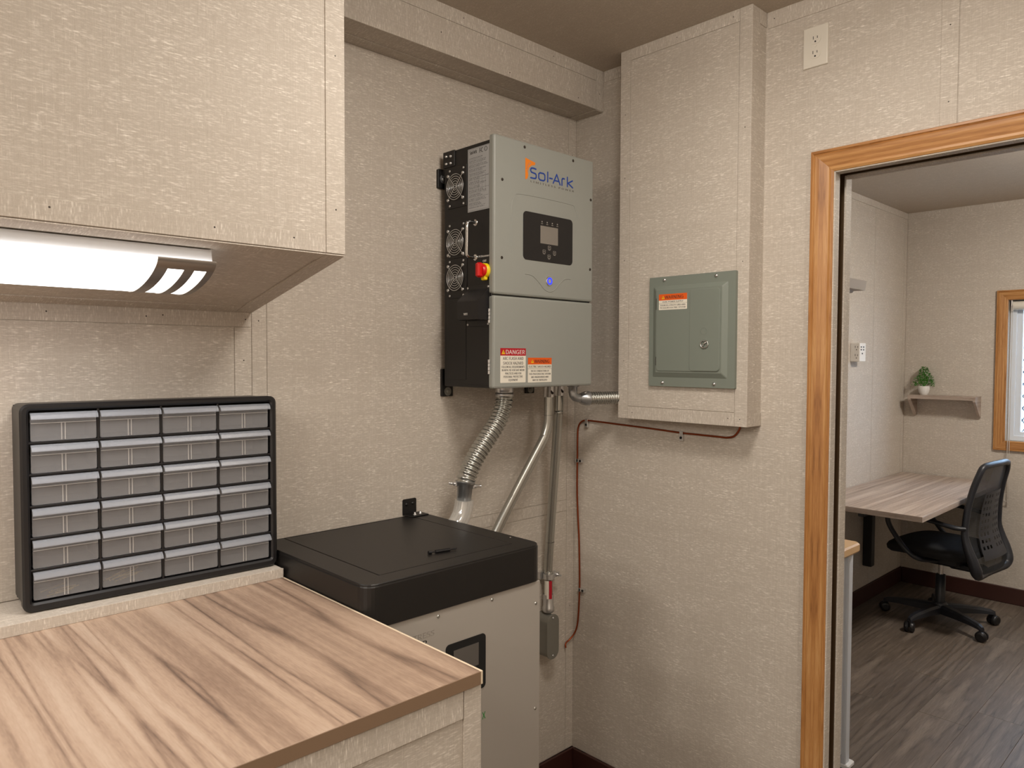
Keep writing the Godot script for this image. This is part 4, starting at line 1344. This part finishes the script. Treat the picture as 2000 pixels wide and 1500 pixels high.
func build_panel() -> void:
	var t: Node3D = thing("breaker_panel", "grey-green breaker panel with a hinged door on the boxed chase", "breaker panel", Vector3(-0.083, 1.424, 0.534))
	var X: float = -0.0832
	var st: SurfaceTool = mb()
	# flange, sloping step and raised face, all one pressed sheet
	var o: Array = [rrect(0.3885, 1.4235, 0.6805, 1.7555, 0.002, 2), rrect(0.3885, 1.4235, 0.6805, 1.7555, 0.002, 2), rrect(0.4035, 1.4510, 0.6570, 1.7275, 0.003, 2), rrect(0.4180, 1.4660, 0.6425, 1.7145, 0.004, 2)]
	var L: Array = [lift(o[0], X + 0.001, "x"), lift(o[1], X - 0.0105, "x"), lift(o[2], X - 0.0105, "x"), lift(o[3], X - 0.0185, "x")]
	loft(st, L)
	part("frame", st, M.panel_green, t)
	var F: float = X - 0.0185
	st = mb()
	plate(st, 0.4215, 1.4705, 0.6385, 1.7105, 0.012, F + 0.001, F - 0.0022, "x", 0.0008)
	var door: MeshInstance3D = part("door", st, M.panel_green, t)
	st = mb()
	plate(st, 0.5395, 1.4720, 0.6370, 1.7092, 0.010, F - 0.0010, F - 0.0038, "x", 0.0010)
	part("raised_half", st, M.panel_green, door)
	st = mb()
	ring(st, circle2(0.587, 1.587, 0.0105, 18), circle2(0.587, 1.587, 0.0096, 18), F - 0.003, F - 0.0044, "x")
	part("knockout", st, M.panel_green, door)
	st = mb()
	var pts: Array = []
	for k in 21: pts.append(Vector3(F - 0.0062, 1.5495 + 0.0105 * sin(TAU * k / 20.0), 0.5905 + 0.0120 * cos(TAU * k / 20.0)))
	sweep(st, pts, 0.0020, 8)
	sweep(st, [Vector3(F - 0.0060, 1.5440, 0.5840), Vector3(F - 0.0105, 1.5495, 0.5905), Vector3(F - 0.0060, 1.5560, 0.5960)], 0.0022, 8)
	part("pull_ring", st, M.chrome, door)
	for y in [[1.656, 1.690], [1.487, 1.513]]:
		st = mb()
		disc(st, Vector3(F - 0.0008, y[0], 0.4208), Vector3.UP, [[0, 0.0016], [y[1] - y[0], 0.0016]], 8)
		part("hinge", st, M.dark_screw, door)
	for p in [[0.443, 1.745], [0.619, 1.745], [0.439, 1.4345], [0.616, 1.4350]]:
		st = mb()
		disc(st, Vector3(X - 0.0102, p[1], p[0]), Vector3(-1, 0, 0), [[0, 0.0058], [0.0012, 0.0058], [0.004, 0.0038], [0.0048, 0.0015]], 12)
		part("screw", st, M.chrome, t)
	st = mb()
	plate(st, 0.4305, 1.6545, 0.5295, 1.7015, 0.002, F - 0.0018, F - 0.0027, "x")
	var lab: MeshInstance3D = part("warning_label", st, M.sticker, t)
	st = mb()
	box(st, Vector3(F - 0.0026, 1.6830, 0.4305), Vector3(F - 0.0029, 1.7015, 0.5295))
	part("label_header", st, M.warning_orange, lab)
	st = mb()
	box(st, Vector3(F - 0.0026, 1.6732, 0.4305), Vector3(F - 0.0029, 1.6738, 0.5295))
	part("label_rule", st, M.print_grey, lab)
	hazard(lab, 0.4460, 1.6870, 0.0095, F - 0.0027, "x", -0.0005)
	words("WARNING", 0.0096, Vector3(F - 0.0030, 1.6920, 0.4850), M.print_black, lab, 0.064, -PI / 2)
	words("DUAL POWER SUPPLY", 0.0046, Vector3(F - 0.0028, 1.6782, 0.480), M.print_black, lab, 0.072, -PI / 2)
	words("SOURCES: UTILITY GRID AND", 0.0046, Vector3(F - 0.0028, 1.6680, 0.480), M.print_black, lab, 0.088, -PI / 2)
	words("PV SOLAR ELECTRIC SYSTEM", 0.0046, Vector3(F - 0.0028, 1.6605, 0.480), M.print_black, lab, 0.088, -PI / 2)

func build_wire() -> void:
	var st: SurfaceTool = mb()
	var zy: Array = [[0.652, 1.318], [0.648, 1.300], [0.632, 1.280], [0.610, 1.2735], [0.584, 1.2735], [0.52, 1.2745], [0.452, 1.2755], [0.33, 1.281], [0.187, 1.286], [0.12, 1.2885], [0.062, 1.2895], [0.040, 1.284], [0.026, 1.267], [0.0215, 1.234], [0.021, 1.133], [0.021, 1.033], [0.0265, 0.93], [0.031, 0.869], [0.0345, 0.77], [0.0355, 0.686], [0.031, 0.592], [0.024, 0.545]]
	var pts: Array = []
	for p in zy: pts.append(Vector3(-0.0052, p[1], p[0]))
	pts.append(Vector3(-0.012, 0.518, 0.016)); pts.append(Vector3(-0.030, 0.500, 0.010)); pts.append(Vector3(-0.042, 0.494, 0.008)); pts.append(Vector3(-0.050, 0.488, 0.010)); pts.append(Vector3(-0.052, 0.478, 0.014))
	sweep(st, curve(pts, 5), 0.0030, 8)
	var t: Node3D = thing("ground_wire", "bare copper ground wire clipped along the wall below the chase", "wire", Vector3(-0.005, 0.48, 0.03))
	part("strand", st, M.copper, t)
	var spots: Array = [[0.064, 1.2895, true, "metal wire clip by the bend of the copper wire next to the inverter"], [0.452, 1.2755, true, "metal wire clip on the copper wire under the breaker panel chase"], [0.0205, 1.144, false, "metal wire clip on the copper wire's upright run just below its bend"], [0.0352, 0.683, false, "metal wire clip on the copper wire near the wall fitting"]]
	for s in spots:
		var c: Node3D = thing("wire_clip", s[3], "clip", Vector3(-0.003, s[1], s[0]), "metal clips holding the copper wire")
		var hang: Vector3 = Vector3(0, -0.019, 0) if s[2] else Vector3(0, 0, 0.019)
		var P: Vector3 = Vector3(0, s[1], s[0])
		st = mb()
		box(st, P + Vector3(-0.0098, -0.006, -0.006), P + Vector3(-0.0080, 0.006, 0.006), 0.0004)
		var a: Vector3 = P + hang * 0.25
		var b: Vector3 = P + hang
		box(st, Vector3(-0.0098, minf(a.y, b.y) - 0.006, minf(a.z, b.z) - 0.006), Vector3(-0.0006, maxf(a.y, b.y) + 0.0, maxf(a.z, b.z) + 0.006) if s[2] else Vector3(-0.0006, maxf(a.y, b.y) + 0.006, maxf(a.z, b.z) + 0.006), 0.001)
		part("saddle", st, M.steel, c)
		st = mb()
		disc(st, Vector3(-0.0094, b.y + (0.004 if s[2] else 0.0), b.z - (0.0 if s[2] else 0.002)), Vector3(-1, 0, 0), [[0, 0.0042], [0.002, 0.0042], [0.003, 0.002]], 10)
		part("nail", st, M.dark_void, c)

func build_outlets() -> void:
	var t: Node3D = thing("wall_outlet", "cream duplex wall outlet high up beside the chase", "outlet", Vector3(0, 2.345, 0.854))
	var st: SurfaceTool = mb()
	plate(st, 0.8205, 2.2915, 0.8875, 2.3990, 0.003, -0.0002, -0.0060, "x", 0.003)
	var pl: MeshInstance3D = part("plate", st, M.cream_plastic, t)
	for cy in [2.3650, 2.3265]:
		st = mb()
		var o: Array = rrect(0.8400, cy - 0.0135, 0.8690, cy + 0.0135, 0.0105, 5)
		loft(st, [lift(o, -0.0050, "x"), lift(o, -0.0072, "x")])
		var soc: MeshInstance3D = part("socket", st, M.cream_plastic, t)
		st = mb()
		box(st, Vector3(-0.0070, cy - 0.001, 0.8480), Vector3(-0.0075, cy + 0.0070, 0.8496))
		part("slot", st, M.print_black, soc)
		st = mb()
		box(st, Vector3(-0.0070, cy, 0.8590), Vector3(-0.0075, cy + 0.0062, 0.8606))
		part("slot", st, M.print_black, soc)
		st = mb()
		disc(st, Vector3(-0.0070, cy - 0.0075, 0.8545), Vector3(-1, 0, 0), [[0, 0.0024], [0.0005, 0.0024]], 10)
		part("slot", st, M.print_black, soc)
	st = mb()
	disc(st, Vector3(-0.0058, 2.3457, 0.8545), Vector3(-1, 0, 0), [[0, 0.0030], [0.0009, 0.0026]], 10)
	part("screw", st, M.cream_plastic, pl)
	# surge adapter in the office
	t = thing("wall_adapter", "white multi-socket wall adapter on the office wall past the doorway", "outlet", Vector3(2.47, 1.55, 0.0))
	st = mb()
	box(st, Vector3(2.435, 1.492, 0.001), Vector3(2.525, 1.602, 0.056), 0.003)
	part("body", st, M.white_plastic, t)
	for cy in [1.571, 1.523]:
		for s in [[0.030, 0.006, 0.003], [0.044, 0.005, 0.003]]:
			st = mb()
			box(st, Vector3(2.4352, cy + 0.002, s[0] - 0.0012), Vector3(2.4346, cy + 0.002 + s[1] * 2.0, s[0] + 0.0012))
			part("slot", st, M.print_black, t)
		st = mb()
		disc(st, Vector3(2.4352, cy - 0.009, 0.037), Vector3(-1, 0, 0), [[0, 0.003], [0.0006, 0.003]], 10)
		part("slot", st, M.print_black, t)
	for q in [[2.455, 1.578], [2.490, 1.578], [2.455, 1.562], [2.490, 1.562], [2.472, 1.540]]:
		st = mb()
		box(st, Vector3(q[0] - 0.008, q[1] - 0.004, 0.0555), Vector3(q[0] + 0.008, q[1] + 0.004, 0.0566))
		part("port", st, M.print_black, t)

func build_window() -> void:
	casing("trim_window", [Vector2(0.585, 1.007), Vector2(0.585, 1.873), Vector2(1.36, 1.873), Vector2(1.36, 1.007)], 3.35, 0.060, true)
	var st: SurfaceTool = mb()
	ring(st, rrect(0.586, 1.006, 1.359, 1.872, 0.001, 2), rrect(0.6215, 1.038, 1.324, 1.838, 0.002, 2), 3.445, 3.395, "x", 0.003)
	var w: MeshInstance3D = struct("window_1", st, M.vinyl_white)
	st = mb()
	ring(st, rrect(0.619, 1.036, 1.326, 1.840, 0.001, 2), rrect(0.650, 1.062, 1.295, 1.812, 0.002, 2), 3.440, 3.415, "x", 0.003)
	part("sash", st, M.vinyl_white, w)
	st = mb()
	box(st, Vector3(3.426, 1.055, 0.645), Vector3(3.4295, 1.820, 1.30))
	part("pane", st, M.window_glass, w)
	st = mb()      # diamond security grille outside the pane
	var P: Array = []
	for k in range(-30, 40):
		for sg in [-1, 1]:
			var pts: Array = []
			for j in 2:
				var y: float = 1.045 if j == 0 else 1.825
				pts.append(Vector3(3.47, y, 0.90 + k * 0.042 + sg * (y - 1.43) * 0.56))
			if maxf(pts[0].z, pts[1].z) < 0.62 or minf(pts[0].z, pts[1].z) > 1.33: continue
			sweep(st, pts, 0.0036, 5)
	var gr: MeshInstance3D = part("security_grille", st, M.wire_mesh, w)
	gr.set_meta("kind", "stuff")
	var t: Node3D = thing("roller_blind", "rolled-up cream roller blind at the top of the office window", "blind", Vector3(3.385, 1.81, 0.97))
	st = mb()
	disc(st, Vector3(3.372, 1.838, 0.606), Vector3(0, 0, 1), [[0, 0.026], [0.74, 0.026]], 20)
	part("roll", st, M.blind, t)
	for z in [0.598, 1.346]:
		st = mb()
		box(st, Vector3(3.350, 1.806, z), Vector3(3.392, 1.8715, z + 0.006), 0.001)
		part("end_bracket", st, M.white_plastic, t)
	t = thing("blind_cord", "thin looped pull cord hanging below the roller blind", "cord", Vector3(3.32, 0.62, 0.605))
	st = mb()
	var cp: Array = [Vector3(3.338, 1.838, 0.602), Vector3(3.328, 1.30, 0.603), Vector3(3.322, 0.95, 0.604), Vector3(3.320, 0.66, 0.594), Vector3(3.320, 0.640, 0.597), Vector3(3.320, 0.636, 0.606), Vector3(3.320, 0.640, 0.617), Vector3(3.320, 0.66, 0.621), Vector3(3.322, 0.95, 0.614), Vector3(3.328, 1.30, 0.612), Vector3(3.338, 1.838, 0.610)]
	sweep(st, curve(cp, 5), 0.0022, 6)
	part("loop", st, M.cord, t)

func build_desk() -> void:
	var t: Node3D = thing("office_desk", "grey-brown wood-grain desk fixed along the office wall", "desk", Vector3(2.6, 0.72, 0.29))
	var st: SurfaceTool = mb()
	box(st, Vector3(1.880, 0.720, 0.004), Vector3(3.330, 0.748, 0.575), 0.001)
	part("desktop", st, M.desk_wood, t)
	st = mb()
	box(st, Vector3(2.682, 0.236, 0.003), Vector3(2.735, 0.719, 0.055), 0.003)
	part("upright", st, M.black_metal, t)
	st = mb()
	box(st, Vector3(1.930, 0.694, 0.255), Vector3(3.24, 0.719, 0.285), 0.002)
	part("rail", st, M.black_metal, t)
	for x in [2.035, 2.70, 3.19]:
		st = mb()
		box(st, Vector3(x - 0.02, 0.694, 0.004), Vector3(x + 0.02, 0.7195, 0.530), 0.002)
		part("arm", st, M.black_metal, t)

func build_shelf() -> void:
	var t: Node3D = thing("wall_shelf", "small grey-brown wooden shelf with two brackets below the plant", "shelf", Vector3(3.29, 1.25, 0.25))
	var st: SurfaceTool = mb()
	box(st, Vector3(3.222, 1.251, 0.062), Vector3(3.349, 1.275, 0.4385), 0.0008)
	part("board", st, M.desk_wood, t)
	for z in [[0.066, 0.083], [0.4385, 0.4525]]:
		st = mb()
		var A: Array = []
		var B: Array = []
		var top: float = 1.2505 if z[0] < 0.2 else 1.275
		for p in [[3.349, top], [3.222, top], [3.222, 1.243], [3.334, 1.139], [3.349, 1.139]]:
			A.append(Vector3(p[0], p[1], z[0])); B.append(Vector3(p[0], p[1], z[1]))
		for i in 5:
			quad(A[i], A[(i + 1) % 5], B[(i + 1) % 5], B[i])
		for e in [[A, 1], [B, 0]]:
			for i in range(1, 4):
				if e[1] == 1: tri(e[0][0], e[0][i + 1], e[0][i])
				else: tri(e[0][0], e[0][i], e[0][i + 1])
		flush(st)
		part("bracket", st, M.desk_wood, t)

func build_plant() -> void:
	var c: Vector3 = Vector3(3.300, 1.2752, 0.138)
	var t: Node3D = thing("potted_plant", "small bushy green plant in a white pot on the wall shelf", "plant", c)
	var st: SurfaceTool = mb()
	disc(st, c, Vector3.UP, [[0, 0.021], [0.002, 0.0225], [0.015, 0.029], [0.035, 0.0335], [0.055, 0.0345], [0.057, 0.0335], [0.055, 0.032], [0.048, 0.0315]], 28)
	part("pot", st, M.pot_white, t)
	st = mb()
	disc(st, c + Vector3(0, 0.044, 0), Vector3.UP, [[0, 0.0312], [0.006, 0.029]], 20)
	part("soil", st, M.soil, t)
	for pass_ in 2:
		rng.seed = 300 + pass_
		st = mb()
		for k in (420 if pass_ == 0 else 150):
			var h: float = pow(rng.randf(), 1.25)
			var rad: float = lerpf(0.062, 0.010, h) * (0.55 + 0.45 * sqrt(rng.randf()))
			if pass_ == 1: rad *= 1.12
			var an: float = rng.randf() * TAU
			var p: Vector3 = c + Vector3(rad * cos(an), 0.052 + 0.125 * h + (0.02 * (1 - h)) * rng.randf(), rad * sin(an))
			p.x = minf(p.x, 3.344)
			var dir: Vector3 = Vector3(cos(an), rng.randf_range(0.1, 1.2), sin(an)).normalized()
			var side: Vector3 = dir.cross(Vector3(rng.randf() - .5, 1, rng.randf() - .5)).normalized()
			var ln: float = rng.randf_range(0.010, 0.017)
			var q: Vector3 = p + dir * ln
			q.x = minf(q.x, 3.347)
			var nm: Vector3 = dir.cross(side) * 0.0012
			tri(p, p + dir * ln * .5 + side * ln * .27, q); tri(p, q, p + dir * ln * .5 - side * ln * .27)
		if pass_ == 0:
			flush(st, false)
			for k in 9:
				var an2: float = TAU * k / 9.0
				sweep(st, [c + Vector3(0, 0.046, 0), c + Vector3(0.022 * cos(an2), 0.09, 0.022 * sin(an2)), c + Vector3(0.03 * cos(an2), 0.13, 0.03 * sin(an2))], 0.0012, 5)
		else: flush(st, false)
		var fo: MeshInstance3D = part("foliage", st, M.leaf, t)
		fo.set_meta("kind", "stuff")

func build_hutch() -> void:
	var t: Node3D = thing("kitchen_hutch", "pale grey hutch with a light wood top just inside the office doorway", "hutch", Vector3(0.46, 0, 0.45))
	var st: SurfaceTool = mb()
	box(st, Vector3(0.135, 0.0, 0.20), Vector3(0.762, 0.052, 0.66), 0.002)
	box(st, Vector3(0.130, 0.052, 0.18), Vector3(0.768, 0.804, 0.666), 0.002)
	part("base_cabinet", st, M.hutch_body, t)
	st = mb()
	box(st, Vector3(0.745, 0.004, 0.640), Vector3(0.782, 0.803, 0.678), 0.003)
	part("corner_post", st, M.hutch_body, t)
	st = mb()
	box(st, Vector3(0.742, 0.0, 0.638), Vector3(0.800, 0.018, 0.690), 0.004)
	part("foot", st, M.white_paint, t)
	st = mb()
	var L: Array = []
	for e in [[0.804, 0.004], [0.810, 0.0], [0.832, 0.0], [0.838, 0.005]]:
		var i: float = e[1]
		L.append(lift([Vector2(0.112 + i, 0.16 + i), Vector2(0.798 - i, 0.16 + i), Vector2(0.798 - i, 0.683 - i * .4), Vector2(0.781 - i * .4, 0.700 - i), Vector2(0.112 + i, 0.700 - i)], e[0], "y"))
	loft(st, L)
	part("wood_top", st, M.hutch_top, t)
	st = mb()
	box(st, Vector3(0.135, 0.838, 0.20), Vector3(0.56, 1.70, 0.55), 0.002)
	part("upper_cabinet", st, M.hutch_body, t)
	st = mb()
	L = []
	for e in [[1.690, 0.110], [1.736, 0.066], [1.736, 0.054], [1.746, 0.052], [1.747, 0.036], [1.755, 0.032], [1.756, 0.004], [1.790, 0.0]]:
		var i: float = e[1]
		L.append(lift([Vector2(0.112, 0.18), Vector2(0.795 - i, 0.18), Vector2(0.795 - i, 0.70 - i), Vector2(0.112, 0.70 - i)], e[0], "y"))
	loft(st, L)
	part("cornice", st, M.hutch_cornice, t)

func build_chair() -> void:
	# local: +z is the back of the chair, x its width; then turned into place
	var t: Node3D = thing("office_chair", "black mesh-back office chair on casters tucked under the desk", "chair", Vector3(2.672, 0, 0.438))
	t.rotation.y = deg_to_rad(-6.0)
	var loc: Callable = func(called: String, st: SurfaceTool, m: Material, p: Node3D) -> MeshInstance3D: return put(called, mesh_of(st), m, p)
	var st: SurfaceTool = mb()
	# seat: rounded cushion, waterfall front
	var L: Array = []
	for e in [[0.405, 0.060], [0.415, 0.022], [0.435, 0.004], [0.455, 0.0], [0.470, 0.010], [0.480, 0.034], [0.486, 0.080], [0.488, 0.14]]:
		var R: Array = []
		var i: float = e[1]
		for k in 40:
			var a: float = TAU * k / 40.0
			var cx: float = signf(cos(a)) * pow(absf(cos(a)), 0.55)
			var cz: float = signf(sin(a)) * pow(absf(sin(a)), 0.55)
			var z: float = cz * (0.235 - i)
			var drop: float = 0.030 * pow(clampf((-z - 0.08) / 0.155, 0, 1), 2.0)
			R.append(Vector3(cx * (0.240 - i), e[0] - drop, z - 0.015))
		L.append(R)
	loft(st, L, true, true, 1)
	loc.call("seat", st, M.chair_fabric, t)
	st = mb()
	box(st, Vector3(-0.10, 0.355, -0.12), Vector3(0.10, 0.406, 0.13), 0.012)
	box(st, Vector3(-0.045, 0.335, 0.05), Vector3(0.045, 0.375, 0.225), 0.01)
	loc.call("tilt_mechanism", st, M.chair_plastic, t)
	st = mb()
	disc(st, Vector3(0, 0.10, 0), Vector3.UP, [[0, 0.026], [0.18, 0.026], [0.181, 0.020]], 18)
	loc.call("column", st, M.chair_plastic, t)
	st = mb()
	disc(st, Vector3(0, 0.27, 0), Vector3.UP, [[0, 0.014], [0.09, 0.014]], 16)
	loc.call("gas_spring", st, M.chrome, t)
	# star base
	st = mb()
	disc(st, Vector3(0, 0.062, 0), Vector3.UP, [[0, 0.030], [0.012, 0.042], [0.05, 0.040], [0.062, 0.030]], 20)
	var hub: MeshInstance3D = loc.call("base_hub", st, M.chair_plastic, t)
	for k in 5:
		var an: float = deg_to_rad(-94.0 - 72.0 * k - 6.0)
		var d: Vector3 = Vector3(cos(an), 0, sin(an))
		var n: Vector3 = Vector3(-d.z, 0, d.x)
		st = mb()
		var A: Array = []
		for e in [[0.02, 0.062, 0.112, 0.030], [0.12, 0.066, 0.108, 0.024], [0.22, 0.066, 0.098, 0.018], [0.275, 0.062, 0.088, 0.015], [0.295, 0.056, 0.078, 0.012]]:
			var p: Vector3 = d * e[0]
			A.append([p + n * e[3] + Vector3(0, e[1], 0), p - n * e[3] + Vector3(0, e[1], 0), p - n * e[3] * .95 + Vector3(0, e[2] - 0.012, 0), p - n * e[3] * .55 + Vector3(0, e[2], 0), p + n * e[3] * .55 + Vector3(0, e[2], 0), p + n * e[3] * .95 + Vector3(0, e[2] - 0.012, 0)])
		loft(st, A, true, true, -1)
		loc.call("base_arm", st, M.chair_plastic, t)
		st = mb()
		var c: Vector3 = d * 0.29 + Vector3(0, 0.0285, 0)
		var ax: Vector3 = (n + d * 0.5).normalized()
		for sg in [-1.0, 1.0]:
			disc(st, c + ax * sg * 0.006, ax * sg, [[0, 0.0285], [0.012, 0.0285], [0.018, 0.025], [0.021, 0.016]], 20)
		disc(st, c, Vector3.UP, [[0.0, 0.010], [0.034, 0.010]], 10)
		loc.call("caster", st, M.black_plastic, t)
	# back frame: a closed loop that leans back at the top and swells at the waist
	var side: Array = [[0.938, 0.262, 0.165], [0.900, 0.252, 0.190], [0.820, 0.230, 0.205], [0.720, 0.212, 0.218], [0.640, 0.206, 0.228], [0.575, 0.205, 0.232], [0.510, 0.222, 0.234], [0.455, 0.243, 0.232], [0.400, 0.258, 0.222], [0.365, 0.258, 0.195]]
	var loop: Array = []
	for e in side: loop.append(Vector3(e[2], e[0], e[1]))
	loop.append(Vector3(0.12, 0.352, 0.246)); loop.append(Vector3(0, 0.350, 0.240)); loop.append(Vector3(-0.12, 0.352, 0.246))
	var rev: Array = side.duplicate()
	rev.reverse()
	for e in rev: loop.append(Vector3(-e[2], e[0], e[1]))
	loop.append(Vector3(-0.10, 0.948, 0.272)); loop.append(Vector3(0, 0.950, 0.278)); loop.append(Vector3(0.10, 0.948, 0.272)); loop.append(loop[0])
	st = mb()
	var lp: Array = curve(loop, 4)
	var rr: Array = []
	for p in lp: rr.append(0.017 + 0.012 * clampf((0.60 - p.y) / 0.2, 0, 1) * clampf((p.y - 0.33) / 0.06, 0.3, 1))
	sweep(st, lp, rr, 10, 1, true, 1.0)
	loc.call("back_frame", st, M.chair_plastic, t)
	# woven panel stretched in the frame
	st = mb()
	var rows: Array = []
	for e in side:
		var R: Array = []
		for k in 9:
			var s: float = k / 8.0 * 2.0 - 1.0
			R.append(Vector3(e[2] * s, e[0], e[1] + 0.018 * (1.0 - s * s)))
		rows.append(R)
	for i in range(rows.size() - 1):
		for k in 8: quad(rows[i][k], rows[i][k + 1], rows[i + 1][k + 1], rows[i + 1][k], 1)
	flush(st, false)
	loc.call("back_mesh", st, M.chair_mesh, t)
	# perforated lumbar shell behind the weave
	st = mb()
	var nu: int = 15
	var nv: int = 21
	var G: Array = []
	for j in nv + 1:
		var y: float = lerpf(0.800, 0.440, float(j) / nv)
		var zc: float = 0.0
		for q in range(side.size() - 1):
			if y <= side[q][0] and y >= side[q + 1][0]: zc = lerpf(side[q][1], side[q + 1][1], (side[q][0] - y) / (side[q][0] - side[q + 1][0]))
		var R: Array = []
		var half_w: float = 0.10 + 0.055 * float(j) / nv
		for k in nu + 1:
			var s: float = k * 2.0 / nu - 1.0
			R.append(Vector3(half_w * s, y, zc + 0.030 + 0.010 * (1.0 - s * s)))
		G.append(R)
	for j in nv:
		for k in nu:
			if k % 2 == 1 and j % 2 == 1 and (k < 6 or k > 8) and j < nv - 2: continue      # the holes
			quad(G[j][k], G[j][k + 1], G[j + 1][k + 1], G[j + 1][k], -1)
	flush(st, false)
	loc.call("lumbar_support", st, M.chair_plastic, t)
	# looped armrests
	for sg in [-1.0, 1.0]:
		var x: float = sg * 0.262
		st = mb()
		sweep(st, curve([Vector3(sg * 0.236, 0.612, 0.206), Vector3(x, 0.614, 0.165), Vector3(x, 0.630, 0.05), Vector3(x, 0.642, -0.06), Vector3(x, 0.640, -0.150), Vector3(x, 0.618, -0.180), Vector3(x, 0.570, -0.172), Vector3(x, 0.500, -0.125), Vector3(x, 0.440, -0.070), Vector3(sg * 0.235, 0.404, -0.020), Vector3(sg * 0.12, 0.385, 0.02)], 6), 0.0165, 10, 1, true, 0.75)
		loc.call("armrest", st, M.chair_plastic, t)
